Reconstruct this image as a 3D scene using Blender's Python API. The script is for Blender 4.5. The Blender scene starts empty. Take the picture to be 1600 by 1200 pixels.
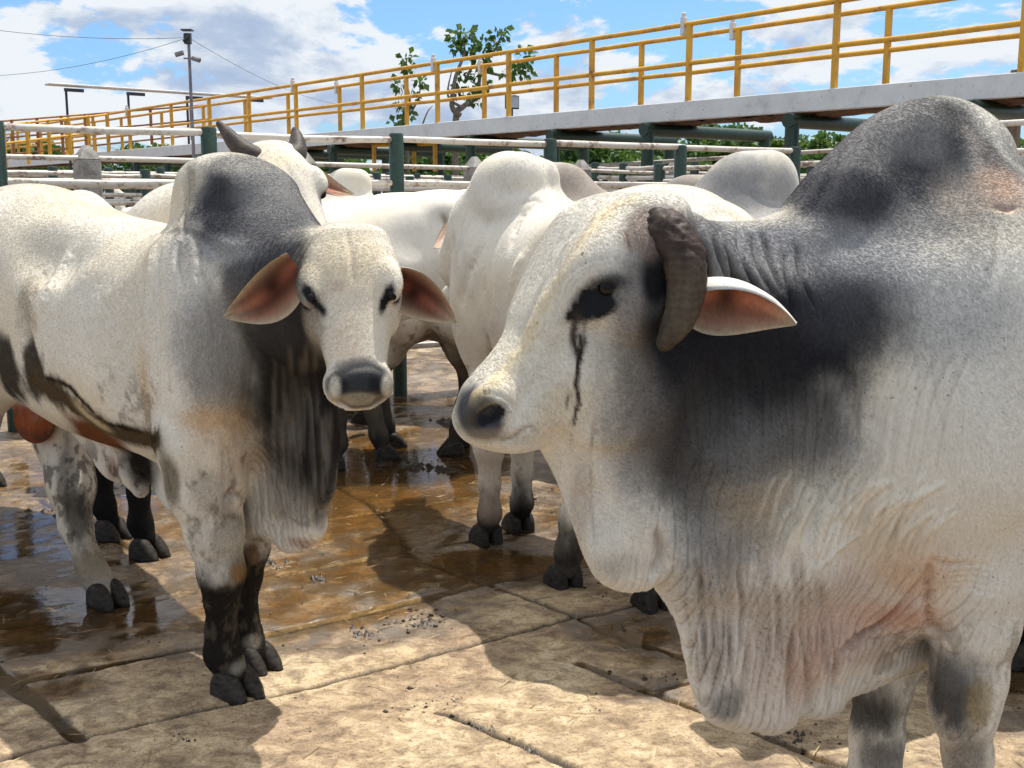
import bpy, bmesh, math, random, os
import numpy as np
from mathutils import Vector, Matrix
R = math.radians
SC = bpy.context.scene
COL = SC.collection
rng = np.random.default_rng(7)
random.seed(7)
F32 = np.float32
DEV = os.environ.get('BULL_DEV', '')
# ---------------------------------------------------------------- camera geometry (photo pixels 1600 x 1200)
FPX, CAMZ, HOR = 1770.0, 1.6, 310.0
PITCH = math.atan((600 - HOR) / FPX)
CP, SP = math.cos(PITCH), math.sin(PITCH)
def ray(px, py):
    xc, yc = (px - 800) / FPX, (600 - py) / FPX
    return np.array([xc, CP + yc * SP, -SP + yc * CP])
def at(px, py, Y):
    d = ray(px, py); return np.array([0, 0, CAMZ]) + d * (Y / d[1])
def ground(px, py, z=0.0):
    d = ray(px, py); return np.array([0, 0, CAMZ]) + d * ((z - CAMZ) / d[2])
def project(P):
    x, y, z = P[..., 0], P[..., 1], P[..., 2] - CAMZ
    fwd = y * CP - z * SP; up = y * SP + z * CP
    return 800 + FPX * x / fwd, 600 - FPX * up / fwd, fwd
# ---------------------------------------------------------------- numpy noise
def _hash(i, j, k, seed):
    h = (i * 374761393 + j * 668265263 + k * 1274126177 + seed * 362437) & 0xFFFFFFFF
    h = ((h ^ (h >> 13)) * 1103515245) & 0xFFFFFFFF
    h = ((h ^ (h >> 16)) * 12345 + 1013904223) & 0xFFFFFFFF
    return ((h ^ (h >> 15)) & 0xFFFF).astype(F32) / 65535.0
def vnoise(p, seed=0):
    p = np.asarray(p, dtype=np.float64); i = np.floor(p).astype(np.int64); f = (p - i); f = f * f * (3 - 2 * f)
    out = 0
    for a in (0, 1):
        wa = f[..., 0] if a else 1 - f[..., 0]
        for b in (0, 1):
            wb = f[..., 1] if b else 1 - f[..., 1]
            for c in (0, 1):
                wc = f[..., 2] if c else 1 - f[..., 2]
                out = out + wa * wb * wc * _hash(i[..., 0] + a, i[..., 1] + b, i[..., 2] + c, seed)
    return out
def fbm(p, oct=4, seed=0, gain=.5):
    p = np.asarray(p, dtype=np.float64); s = 0; a = 1; t = 0
    for o in range(oct):
        s = s + a * vnoise(p * (2.03 ** o) + 17.3 * o, seed + o); t += a; a *= gain
    return s / t
def sstep(a, b, x):
    t = np.clip((x - a) / (b - a), 0, 1); return t * t * (3 - 2 * t)
# ---------------------------------------------------------------- signed-distance modelling
def unit(v):
    v = np.asarray(v, float); return v / np.linalg.norm(v)
def frame(x, up):
    x = unit(x); y = unit(np.cross(up, x)); z = np.cross(x, y); return np.array([x, y, z])
class Sdf:
    """A list of rounded solids in a local frame, blended and turned into one skin by surface nets."""
    def __init__(self): self.p = []
    def add(self, fn, lo, hi, k, op='u'):
        self.p.append((fn, np.asarray(lo, float), np.asarray(hi, float), k, op))
    def ell(self, c, r, k=.05, M=None, op='u'):
        c = np.asarray(c, float); r = np.asarray(r, float); M = np.eye(3) if M is None else np.asarray(M)
        e = np.sqrt(((M.T * r) ** 2).sum(1))
        def fn(x, y, z):
            x, y, z = x - c[0], y - c[1], z - c[2]
            q = [(M[i, 0] * x + M[i, 1] * y + M[i, 2] * z) / r[i] for i in range(3)]
            k0 = np.sqrt(q[0]**2 + q[1]**2 + q[2]**2); k1 = np.sqrt((q[0]/r[0])**2 + (q[1]/r[1])**2 + (q[2]/r[2])**2)
            return k0 * (k0 - 1) / np.maximum(k1, 1e-4)
        self.add(fn, c - e, c + e, k, op)
    def cone(self, a, b, ra, rb, k=.04, op='u'):
        a = np.asarray(a, float); b = np.asarray(b, float); m = max(ra, rb); ba = b - a; L = (ba**2).sum() + 1e-9
        def fn(x, y, z):
            x, y, z = x - a[0], y - a[1], z - a[2]
            h = np.clip((x*ba[0] + y*ba[1] + z*ba[2]) / L, 0, 1)
            return np.sqrt((x-ba[0]*h)**2 + (y-ba[1]*h)**2 + (z-ba[2]*h)**2) - (ra + (rb-ra)*h)
        self.add(fn, np.minimum(a, b) - m, np.maximum(a, b) + m, k, op)
    def chain(self, pts, rad, k=.03, op='u'):
        for i in range(len(pts) - 1): self.cone(pts[i], pts[i+1], rad[i], rad[i+1], k, op)
    def loft(self, o, M, st, k=.05, expo=2.0, op='u'):
        """st rows: x, half width, height above axis, depth below axis (M rows: x axis, y side, z up)."""
        o = np.asarray(o, float); st = np.asarray(st, float); xs = st[:, 0]
        xd = np.linspace(xs[0], xs[-1], 80); tab = [spl(xs, st[:, i], xd) for i in (1, 2, 3)]
        c = [o + M[0]*x + M[1]*sy*w + M[2]*h for x, w, u, d in st for sy in (-1, 1) for h in (u, -d)]
        lo, hi = np.min(c, 0), np.max(c, 0)
        def fn(x, y, z):
            x, y, z = x - o[0], y - o[1], z - o[2]
            X = M[0,0]*x + M[0,1]*y + M[0,2]*z; Y = M[1,0]*x + M[1,1]*y + M[1,2]*z; Z = M[2,0]*x + M[2,1]*y + M[2,2]*z
            Xc = np.clip(X, xs[0], xs[-1]); w = np.interp(Xc, xd, tab[0]); u = np.interp(Xc, xd, tab[1]); d = np.interp(Xc, xd, tab[2])
            zc = (u - d) / 2; hh = (u + d) / 2
            q = (np.abs(Y/w)**expo + np.abs((Z-zc)/hh)**expo)**(1/expo)
            dd = (q - 1) * np.minimum(w, hh); ex = np.abs(X - Xc)
            return np.where(ex > 0, np.sqrt(np.maximum(dd, 0)**2 + ex**2), dd)
        self.add(fn, lo, hi, k, op)
    def sheet(self, poly, T, Rr=.1, l0=0.0, k=.04, op='u', smooth=True):
        """Solid of outline poly (s, z) in the plane y = l0; T rows (s, z, half thickness) blended smoothly; edge roundness Rr."""
        poly = np.asarray(poly, float)
        if smooth: poly = crsp(poly, 5)
        T = np.asarray(T, float); tm = T[:, 2].max()
        lo = np.array([poly[:, 0].min(), l0 - tm, poly[:, 1].min()]); hi = np.array([poly[:, 0].max(), l0 + tm, poly[:, 1].max()])
        def fn(x, y, z):
            s, zz = np.broadcast_arrays(x[:, 0, :], z[:, 0, :]); e = -polysd(poly, s, zz)
            w = 0; acc = 0
            for a, b, t in T:
                g = 1 / ((s-a)**2 + (zz-b)**2 + 4e-4)**1.6; w = w + g; acc = acc + g*t
            t = (acc / w)[:, None, :]; q = np.maximum(1 - e/Rr, 0)[:, None, :]
            return (np.sqrt(q*q + ((y-l0)/t)**2) - 1) * np.minimum(Rr, t)
        self.add(fn, lo, hi, k, op)
    def mesh(self, vox, lo=None, hi=None):
        L = np.min([p[1] - p[3] for p in self.p if p[4] == 'u'], 0) - 2*vox if lo is None else np.asarray(lo)
        H = np.max([p[2] + p[3] for p in self.p if p[4] == 'u'], 0) + 2*vox if hi is None else np.asarray(hi)
        n = np.ceil((H - L) / vox).astype(int) + 1
        ax = [L[i] + vox*np.arange(n[i]) for i in range(3)]
        Fd = np.full(n, .3, F32)
        for fn, lo, hi, k, op in self.p:
            pad = k + 2.5*vox
            a = np.clip(np.floor((lo - pad - L)/vox).astype(int), 0, n); b = np.clip(np.ceil((hi + pad - L)/vox).astype(int) + 1, 0, n)
            if (b <= a).any(): continue
            x = ax[0][a[0]:b[0]].astype(F32)[:, None, None]; y = ax[1][a[1]:b[1]].astype(F32)[None, :, None]; z = ax[2][a[2]:b[2]].astype(F32)[None, None, :]
            d = fn(x, y, z).astype(F32); sl = Fd[a[0]:b[0], a[1]:b[1], a[2]:b[2]]
            if op == 'u':
                h = np.maximum(k - np.abs(sl - d), 0)/k; sl[...] = np.minimum(sl, d) - h*h*k*.25
            else:
                d = -d; h = np.maximum(k - np.abs(sl - d), 0)/k; sl[...] = np.maximum(sl, d) + h*h*k*.25
        return nets(Fd, L, vox)
def spl(x, y, q):
    """monotone-ish cubic through (x, y)"""
    m = np.gradient(y, x); i = np.clip(np.searchsorted(x, q) - 1, 0, len(x) - 2)
    h = x[i+1] - x[i]; t = (q - x[i])/h; t2, t3 = t*t, t*t*t
    return (2*t3-3*t2+1)*y[i] + (t3-2*t2+t)*h*m[i] + (-2*t3+3*t2)*y[i+1] + (t3-t2)*h*m[i+1]
def crsp(P, n, closed=True):
    P = np.asarray(P, float); N = len(P); out = []
    for i in range(N if closed else N - 1):
        if closed: p0, p1, p2, p3 = P[i-1], P[i], P[(i+1) % N], P[(i+2) % N]
        else: p0, p1, p2, p3 = P[max(i-1, 0)], P[i], P[i+1], P[min(i+2, N-1)]
        for t in np.arange(n)/n:
            out.append(.5*(2*p1 + (p2-p0)*t + (2*p0-5*p1+4*p2-p3)*t*t + (3*p1-p0-3*p2+p3)*t**3))
    if not closed: out.append(P[-1])
    return np.array(out)
def polysd(P, x, y):
    d = np.full(x.shape, 1e9); sg = np.ones(x.shape)
    for i in range(len(P)):
        a, b = P[i], P[i-1]; ex, ey = b[0]-a[0], b[1]-a[1]; wx, wy = x-a[0], y-a[1]
        t = np.clip((wx*ex + wy*ey)/(ex*ex+ey*ey+1e-12), 0, 1)
        d = np.minimum(d, (wx-ex*t)**2 + (wy-ey*t)**2)
        c1, c2, c3 = y >= a[1], y < b[1], ex*wy > ey*wx
        sg = np.where((c1 & c2 & c3) | (~c1 & ~c2 & ~c3), -sg, sg)
    return sg*np.sqrt(d)
def nets(Fd, L, vox):
    S = Fd < 0; n = np.array(Fd.shape)
    c = np.zeros(n - 1, np.int8)
    for i in (0, 1):
        for j in (0, 1):
            for k in (0, 1): c += S[i:n[0]-1+i, j:n[1]-1+j, k:n[2]-1+k]
    act = np.argwhere((c > 0) & (c < 8)); idm = np.full(n - 1, -1, np.int32); idm[tuple(act.T)] = np.arange(len(act))
    acc = np.zeros((len(act), 3)); cnt = np.zeros(len(act))
    cor = [(i, j, k) for i in (0, 1) for j in (0, 1) for k in (0, 1)]
    val = {q: Fd[act[:, 0]+q[0], act[:, 1]+q[1], act[:, 2]+q[2]].astype(float) for q in cor}
    for a in cor:
        for ax in range(3):
            if a[ax]: continue
            b = list(a); b[ax] = 1; b = tuple(b); va, vb = val[a], val[b]; m = (va < 0) != (vb < 0)
            t = np.where(m, va/np.where(m, va - vb, 1), 0); p = np.array(a, float)[None, :].repeat(len(act), 0); p[:, ax] += t
            acc[m] += p[m]; cnt[m] += 1
    V = L + vox*(act + acc/cnt[:, None]); Q = []
    for ax in range(3):
        u, v = (ax+1) % 3, (ax+2) % 3
        s0 = [slice(1, -1)]*3; s1 = [slice(1, -1)]*3; s0[ax] = slice(0, -1); s1[ax] = slice(1, None)
        a, b = S[tuple(s0)], S[tuple(s1)]; e = np.argwhere(a != b); flip = a[tuple(e.T)]
        off = np.ones(3, int); off[ax] = 0; e = e + off; q = []
        for du, dv in ((-1, -1), (0, -1), (0, 0), (-1, 0)):
            g = e.copy(); g[:, u] += du; g[:, v] += dv; q.append(idm[tuple(g.T)])
        q = np.stack(q, 1); q[~flip] = q[~flip][:, ::-1]; Q.append(q)
    Q = np.concatenate(Q); return V, Q[(Q >= 0).all(1)]
def vnormals(V, Q):
    n = np.cross(V[Q[:, 2]] - V[Q[:, 0]], V[Q[:, 3]] - V[Q[:, 1]]); N = np.zeros_like(V)
    for i in range(4):
        for j in range(3): N[:, j] += np.bincount(Q[:, i], n[:, j], len(V))
    return N/np.maximum(np.linalg.norm(N, axis=1, keepdims=True), 1e-12)
def relax(V, Q, it=1, f=.5):
    for _ in range(it):
        A = np.zeros_like(V); C = np.zeros(len(V))
        for i in range(4):
            for o in (1, 3):
                j = Q[:, (i+o) % 4]; C += np.bincount(Q[:, i], minlength=len(V))
                for a in range(3): A[:, a] += np.bincount(Q[:, i], V[j, a], len(V))
        V = V + f*(A/np.maximum(C, 1)[:, None] - V)
    return V
# ---------------------------------------------------------------- blender objects
def link(o, parent=None):
    COL.objects.link(o)
    if parent is not None: o.parent = parent
    return o
def mesh_obj(name, V, Fc, mat=None, parent=None, col=None, smooth=True):
    me = bpy.data.meshes.new(name); V = np.asarray(V, F32)
    if isinstance(Fc, np.ndarray):
        me.vertices.add(len(V)); me.vertices.foreach_set('co', V.ravel()); n = Fc.shape[1]
        me.loops.add(Fc.size); me.loops.foreach_set('vertex_index', Fc.astype(np.int32).ravel())
        me.polygons.add(len(Fc)); me.polygons.foreach_set('loop_start', np.arange(0, Fc.size, n, dtype=np.int32))
        me.update(calc_edges=True)
    else:
        me.from_pydata(V.tolist(), [], [list(f) for f in Fc])
    me.polygons.foreach_set('use_smooth', np.full(len(me.polygons), smooth))
    if col is not None:
        a = me.attributes.new('coat', 'FLOAT_COLOR', 'POINT'); a.data.foreach_set('color', np.asarray(col, F32).ravel())
    if mat is not None: me.materials.append(mat)
    me.update()
    return link(bpy.data.objects.new(name, me), parent)
def tag(o, label=None, cat=None, group=None, kind=None):
    for k, v in (('label', label), ('category', cat), ('group', group), ('kind', kind)):
        if v: o[k] = v
    return o
def empty(name, loc=(0, 0, 0), rz=0.0):
    o = bpy.data.objects.new(name, None); o.empty_display_size = .1; COL.objects.link(o); o.location = loc; o.rotation_euler = (0, 0, rz); return o
class MB:
    """Collects boxes, tubes and lathes into one mesh."""
    def __init__(s): s.V = []; s.F = []
    def add(s, V, F):
        n = len(s.V); s.V += [tuple(v) for v in V]; s.F += [tuple(i + n for i in f) for f in F]
    def box(s, c, d, M=None, bev=0.0):
        h = np.array(d)/2; M = np.eye(3) if M is None else np.asarray(M)
        b = bev
        if b <= 0:
            P = [np.array([x, y, z])*h for x in (-1, 1) for y in (-1, 1) for z in (-1, 1)]
            F = [(0, 1, 3, 2), (4, 6, 7, 5), (0, 4, 5, 1), (2, 3, 7, 6), (0, 2, 6, 4), (1, 5, 7, 3)]
        else:
            P = []; F = []
            for x in (-1, 1):
                for y in (-1, 1):
                    for z in (-1, 1):
                        q = np.array([x, y, z]); 
                        for a in range(3):
                            t = h - b; t = t.copy(); t[a] = h[a]; P.append(q*t)
            ix = lambda x, y, z, a: ((x > 0)*4 + (y > 0)*2 + (z > 0))*3 + a
            for a in range(3):
                u, v = (a+1) % 3, (a+2) % 3
                for sg in (-1, 1):
                    f = []
                    for du, dv in ((-1, -1), (1, -1), (1, 1), (-1, 1)):
                        q = [0, 0, 0]; q[a] = sg; q[u] = du; q[v] = dv; f.append(ix(*q, a))
                    F.append(tuple(f if sg > 0 else f[::-1]))
                for s1 in (-1, 1):
                    for s2 in (-1, 1):
                        q0 = [0, 0, 0]; q0[u] = s1; q0[v] = s2; q0[a] = -1; q1 = list(q0); q1[a] = 1
                        f = [ix(*q0, u), ix(*q1, u), ix(*q1, v), ix(*q0, v)]; F.append(tuple(f[::-1] if s1*s2 > 0 else f))
            for x in (-1, 1):
                for y in (-1, 1):
                    for z in (-1, 1):
                        f = [ix(x, y, z, 0), ix(x, y, z, 1), ix(x, y, z, 2)]; F.append(tuple(f if x*y*z > 0 else f[::-1]))
        s.add([np.asarray(c) + M.T @ p for p in P], F)
    def tube(s, pts, rad, n=10, cap=True):
        pts = [np.asarray(p, float) for p in pts]; rad = [rad]*len(pts) if np.isscalar(rad) else rad
        V = []; F = []; up = None
        for i, p in enumerate(pts):
            t = unit(pts[min(i+1, len(pts)-1)] - pts[max(i-1, 0)])
            if up is None: up = np.array([0, 0, 1.]) if abs(t[2]) < .9 else np.array([1., 0, 0])
            b = unit(np.cross(t, up)); up = np.cross(b, t)
            for j in range(n):
                a = 2*math.pi*j/n; V.append(p + rad[i]*(math.cos(a)*b + math.sin(a)*up))
        for i in range(len(pts) - 1):
            for j in range(n): F.append((i*n+j, i*n+(j+1) % n, (i+1)*n+(j+1) % n, (i+1)*n+j))
        if cap: F.append(tuple(range(n))[::-1]); F.append(tuple(range((len(pts)-1)*n, len(pts)*n)))
        s.add(V, F)
    def build(s, name, mat, parent=None, smooth=False, auto=False):
        o = mesh_obj(name, s.V, s.F, mat, parent, None, smooth)
        if auto:
            for p in o.data.polygons: p.use_smooth = True
            try: o.data.set_sharp_from_angle(angle=R(40))
            except Exception: pass
        return o
# ---------------------------------------------------------------- materials
class NT:
    def __init__(s, name, world=None):
        if world is None:
            s.m = bpy.data.materials.new(name); s.m.use_nodes = True; s.t = s.m.node_tree
        else: s.m = world; s.t = world.node_tree
        s.t.nodes.clear()
    def n(s, typ, ins=None, **kw):
        o = s.t.nodes.new(typ)
        for k, v in kw.items(): setattr(o, k, v)
        for k, v in (ins or {}).items():
            i = o.inputs[k]
            if isinstance(v, tuple) and len(v) == 2 and hasattr(v[0], 'outputs'): s.t.links.new(v[0].outputs[v[1]], i)
            elif hasattr(v, 'outputs'): s.t.links.new(v.outputs[0], i)
            else: i.default_value = v
        return o
    def math(s, op, a, b=None, clamp=False):
        ins = {0: a}
        if b is not None: ins[1] = b
        return s.n('ShaderNodeMath', ins, operation=op, use_clamp=clamp)
    def ramp(s, fac, stops, interp='LINEAR'):
        o = s.n('ShaderNodeValToRGB', {0: fac}); e = o.color_ramp.elements; o.color_ramp.interpolation = interp
        while len(e) < len(stops): e.new(.5)
        for q, (p, c) in zip(e, stops): q.position = p; q.color = (*c, 1) if len(c) == 3 else c
        return o
    def mix(s, fac, a, b, mode='MIX'):
        o = s.n('ShaderNodeMix', data_type='RGBA', blend_type=mode)
        for i, v in ((0, fac), (6, a), (7, b)):
            k = o.inputs[i]
            if isinstance(v, tuple) and hasattr(v[0], 'outputs'): s.t.links.new(v[0].outputs[v[1]], k)
            elif hasattr(v, 'outputs'): s.t.links.new(v.outputs[0], k)
            else: k.default_value = (*v, 1) if isinstance(v, tuple) and len(v) == 3 else v
        class Q: pass
        q = Q(); q.outputs = [o.outputs[2]]; return q
    def noise(s, co, scale, detail=4, rough=.55, dist=0.0):
        return s.n('ShaderNodeTexNoise', {'Vector': co, 'Scale': scale, 'Detail': detail, 'Roughness': rough, 'Distortion': dist})
    def coords(s, which='Object', scale=(1, 1, 1)):
        c = s.n('ShaderNodeTexCoord'); return s.n('ShaderNodeMapping', {'Vector': (c, which), 'Scale': scale})
    def out(s, sh): s.n('ShaderNodeOutputMaterial', {'Surface': sh}); return s.m
    def bsdf(s, col, rough, normal=None, **kw):
        ins = {'Base Color': (*col, 1) if isinstance(col, tuple) and len(col) == 3 and not hasattr(col[0], 'outputs') else col, 'Roughness': rough}
        if normal is not None: ins['Normal'] = normal
        ins.update({k.replace('_', ' '): v for k, v in kw.items()}); return s.n('ShaderNodeBsdfPrincipled', ins)
def coat_material(name, fine=1.0):
    t = NT(name); a = t.n('ShaderNodeAttribute', attribute_name='coat')
    st = t.coords('Object', (1, 1, .28)); ob = t.coords('Object')
    h1 = t.noise(st, 230*fine, 3, .6); h2 = t.noise(st, 75*fine, 3, .6); m = t.noise(ob, 14, 4, .6)
    sp = t.noise(ob, 60, 3, .7)
    k = t.math('ADD', t.math('MULTIPLY', (h1, 0), .22), t.math('ADD', t.math('MULTIPLY', (h2, 0), .14), t.math('MULTIPLY', (m, 0), .14)))
    k = t.math('ADD', k, .75)
    # salt and pepper hair: mid greys vary most
    lum = t.n('ShaderNodeRGBToBW', {0: (a, 0)}); g = t.math('MULTIPLY', lum, t.math('SUBTRACT', .62, lum), True); g = t.math('MULTIPLY', g, 8.0)
    sp2 = t.noise(t.coords('Object', (1, 1, .45)), 210*fine, 4, .75); s3 = t.noise(t.coords('Object', (1, 1, .6)), 70*fine, 4, .65)
    v = t.math('SUBTRACT', t.math('ADD', (sp2, 0), t.math('MULTIPLY', (s3, 0), .8)), .9)
    k = t.math('ADD', k, t.math('MULTIPLY', g, v)); k = t.math('MAXIMUM', k, .25)
    c = t.mix(1.0, (a, 0), t.n('ShaderNodeCombineColor', {0: k, 1: k, 2: k}), 'MULTIPLY')
    dirt = t.ramp(t.math('MULTIPLY', (sp, 0), (m, 0)), [(.40, (0, 0, 0)), (.50, (1, 1, 1))])
    c = t.mix(t.math('MULTIPLY', dirt, .16), c, (.22, .17, .12)); fl_ = t.noise(ob, 95, 2, .5); mk = t.noise(ob, 5, 3, .6); fk = t.math('MULTIPLY', t.ramp((fl_, 0), [(.70, (0, 0, 0)), (.73, (1, 1, 1))]), t.ramp((mk, 0), [(.45, (0, 0, 0)), (.62, (1, 1, 1))])); c = t.mix(t.math('MULTIPLY', fk, .75), c, (.05, .04, .03))
    bh = t.math('ADD', t.math('MULTIPLY', (h1, 0), .6), t.math('ADD', t.math('MULTIPLY', (h2, 0), .5), t.math('MULTIPLY', (m, 0), .9)))
    b = t.n('ShaderNodeBump', {'Strength': .5, 'Distance': .005, 'Height': bh})
    ro = t.n('ShaderNodeMapRange', {'Value': (a, 'Alpha'), 'From Min': 0., 'From Max': 1., 'To Min': .72, 'To Max': .22})
    return t.out(t.bsdf(c, ro, b, Specular_IOR_Level=t.n('ShaderNodeMapRange', {'Value': (a, 'Alpha'), 'From Min': 0., 'From Max': 1., 'To Min': .06, 'To Max': .8})))
def simple_material(name, c1, c2, scale=12, rough=.6, bump=.2, stretch=(1, 1, 1), spec=.4, detail=5, dist=.004):
    t = NT(name); co = t.coords('Object', stretch); n = t.noise(co, scale, detail, .6); n2 = t.noise(co, scale*6, 3, .6)
    f = t.math('ADD', t.math('MULTIPLY', (n, 0), .7), t.math('MULTIPLY', (n2, 0), .3))
    c = t.ramp(f, [(.35, c1), (.65, c2)]); b = t.n('ShaderNodeBump', {'Strength': bump, 'Distance': dist, 'Height': f})
    return t.out(t.bsdf(c, rough, b, Specular_IOR_Level=spec))
M = {}
M['coat'] = coat_material('hide_coat')
t = NT('coat_hair'); a = t.n('ShaderNodeAttribute', attribute_name='coat'); M['hair'] = t.out(t.bsdf((a, 0), .7, None, Specular_IOR_Level=.08))
M['horn'] = None
t = NT('horn'); co = t.coords('Object', (1, 1, 1)); n = t.noise(co, 60, 5, .7); n2 = t.noise(co, 14, 3, .6); a = t.n('ShaderNodeAttribute', attribute_name='coat')
wv = t.n('ShaderNodeTexWave', {'Vector': co, 'Scale': 22., 'Distortion': 6., 'Detail': 3., 'Detail Scale': 2.}, bands_direction='Z'); k = t.math('ADD', t.math('MULTIPLY', (n, 0), 1.1), t.math('MULTIPLY', (n2, 0), .6)); k = t.math('ADD', k, t.math('MULTIPLY', (wv, 1), .25)); k = t.math('ADD', k, .1)
M['horn'] = t.out(t.bsdf(t.mix(1.0, (a, 0), t.n('ShaderNodeCombineColor', {0: k, 1: k, 2: k}), 'MULTIPLY'), .55, t.n('ShaderNodeBump', {'Strength': .5, 'Distance': .003, 'Height': (n, 0)}), Specular_IOR_Level=.2))
t = NT('eye'); M['eye'] = t.out(t.bsdf((.006, .005, .005), .09, Specular_IOR_Level=.22))
M['hoof'] = simple_material('hoof', (.008, .007, .006), (.055, .046, .038), 30, .6, .5, (1, 1, 3), .15)
M['mudhoof'] = M['hoof']
# ---------------------------------------------------------------- cattle
WHITE = (.67, .63, .55); CREAM = (.66, .55, .37); GREY = (.23, .225, .23); DARK = (.035, .034, .038); BLACK = (.007, .007, .008)
TAN = (.52, .33, .17); PINK = (.50, .30, .24); MUD = (.028, .021, .015); MAUVE = (.36, .27, .25)
class Beast:
    def __init__(s, name, O, H, vox):
        s.name = name; s.O = np.array([O[0], O[1], 0.]); s.H = unit([H[0], H[1], 0]); s.Lv = np.array([-s.H[1], s.H[0], 0])
        s.vox = vox; s.sdf = Sdf(); s.extra = []; s.strokes = []; s.paints = []; s.root = None; s.kids = []
    def loc(s, P):
        d = np.asarray(P, float) - s.O; return np.stack([d @ s.H, d @ s.Lv, d[..., 2]], -1)
    def world(s, P):
        P = np.asarray(P, float); return s.O + P[..., :1]*s.H + P[..., 1:2]*s.Lv + P[..., 2:]*np.array([0, 0, 1.])
    def px(s, x, y, l=0.0):
        d = ray(x, y); c = s.loc(np.array([0, 0, CAMZ])); dl = np.array([d @ s.H, d @ s.Lv, d[2]]); return c + dl*((l - c[1])/dl[1])
    def sz(s, pts, l=0.0): return [s.px(x, y, l)[[0, 2]] for x, y in pts]
    def T(s, rows, l=0.0): return [(*s.px(x, y, l)[[0, 2]], t) for x, y, t in rows]
    def pd(s, x, y, Y): return s.loc(at(x, y, Y))
    # ears: leaf shaped cupped sheets with two sides
    def ear(s, base, tip, opening, width, droop=.03, curl=(1.5, .5), twist=0, inner=(.30, .12, .08), outer=WHITE, th=.006, nu=30, nv=16, dark=True):
        base, tip = np.asarray(base, float), np.asarray(tip, float); ax = unit(tip - base); op = np.asarray(opening, float); op = unit(op - ax*(op @ ax)); ac = np.cross(op, ax)
        Ls = np.linalg.norm(tip - base); V = []; C = []
        for side in (0, 1):
            for i in range(nu + 1):
                u = i/nu
                w = width*(math.sin(math.pi*min(1, (.16 + .84*u)**.9))**.8 if u < 1 else 0)*(1.08 - .50*u) + .002
                ph = curl[0]*(1-u) + curl[1]*u; r = w/ph
                c = base + ax*Ls*u + np.array([0, 0, droop*math.sin(math.pi*u)])
                for j in range(nv + 1):
                    v = 2*j/nv - 1; a = v*ph + twist*(1-u); rr = r + (th*(1 - abs(v)**4)*min(1, 4*(1-u)+.1) if side else 0)
                    rip = .004*math.sin(v*9 + u*5)*(1-abs(v))*u
                    V.append(c + ac*rr*math.sin(a) + op*(r - rr*math.cos(a) + rip - r*.3))
                    if side: C.append((*outer, 0.))
                    else:
                        e = max(abs(v)**3, u**5); k = np.array(inner)*(1.0 + .55*math.cos(v*8 + 1)*(1-abs(v)))
                        if dark: k = k*(1 - .85*math.exp(-((u-.30)/.13)**2 - ((v+.15)/.4)**2))
                        k = k*(1-e) + np.array(CREAM)*.8*e; C.append((*k, .1))
        n = nv + 1; Fq = []; half = (nu+1)*n
        for i in range(nu):
            for j in range(nv):
                a = i*n + j; Fq.append((a, a+1, a+n+1, a+n)); b = a + half; Fq.append((b, b+n, b+n+1, b+1))
        for i in range(nu):
            for j in (0, nv):
                a = i*n + j; b = a + half; f = (a, a+n, b+n, b); Fq.append(f if j == 0 else f[::-1])
        for j in range(nv):
            a = nu*n + j; b = a + half; Fq.append((a, a+1, b+1, b))
        s.extra.append((np.array(V), np.array(Fq), np.array(C)))
    # paint and sculpt instructions
    def blob(s, c, r, col, k=1.0, soft=.5, nz=.25, sc=9, gloss=0.0): s.paints.append(('e', np.asarray(c, float), np.asarray(r, float), col, k, soft, nz, sc, gloss))
    def blobpx(s, x, y, rx, ry, col, k=1.0, soft=.5, nz=.25, sc=9, dep=.3, gloss=0.0): s.paints.append(('p', (x, y), (rx, ry, dep), col, k, soft, nz, sc, gloss))
    def band(s, z0, z1, col, k=1.0, nz=.25, sc=9, lim=None, gloss=0.0): s.paints.append(('z', z0, z1, col, k, nz, sc, lim, gloss))
    def mottle(s, z0, z1, col, sc=16, thr=.55, k=.9, lim=None): s.paints.append(('m', z0, z1, col, k, sc, thr, lim))
    def stroke(s, pts, w, depth=0.0, col=None, k=1.0, taper=True, gloss=0.0): s.strokes.append((pts, w, depth, col, k, taper, gloss))
    def build(s, relaxit=1):
        V, Q = s.sdf.mesh(s.vox); V = relax(V, Q, relaxit, .5); N = vnormals(V, Q)
        W = s.world(V); px, py, dp = project(W)
        vis = (px > -200) & (px < 1800) & (py > -200) & (py < 1400)
        cell = {}
        cs = 5.0
        idx = np.nonzero(vis)[0]; kx = np.round(px[idx]/cs).astype(int); ky = np.round(py[idx]/cs).astype(int); od = np.argsort(-dp[idx])
        for i, a, b in zip(idx[od], kx[od], ky[od]): cell[(a, b)] = i
        def anchor(x, y):
            a, b = int(round(x/cs)), int(round(y/cs)); best = None
            for rr in range(0, 5):
                for i in range(-rr, rr+1):
                    for j in range(-rr, rr+1):
                        q = cell.get((a+i, b+j))
                        if q is not None and (best is None or dp[q] < dp[best]): best = q
                if best is not None and rr >= 1: return best
            return best
        s.anchor = anchor; s.V = V; s.N = N
        # strokes
        sd = np.zeros(len(V)); sc = []
        for pts, w, depth, col, k, taper, gloss in s.strokes:
            pts = np.asarray(pts, float)
            P = crsp(pts, max(3, int(np.abs(np.diff(pts, axis=0)).sum()/len(pts)/4)), False) if len(pts) > 2 else np.array([pts[0]*(1-t) + pts[-1]*t for t in np.linspace(0, 1, 12)])
            ids = [anchor(*p) for p in P]; P = P[[i is not None for i in ids]]; ids = [i for i in ids if i is not None]
            if len(ids) < 2: continue
            da = dp[ids]; md = np.median(da); ok = np.abs(da - md) < .3; P = P[:len(da)]; P = P[ok]; da = da[ok]
            if len(da) < 2: continue
            for _ in range(3): da = np.convolve(np.pad(da, 2, 'edge'), np.ones(5)/5, 'valid')
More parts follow.
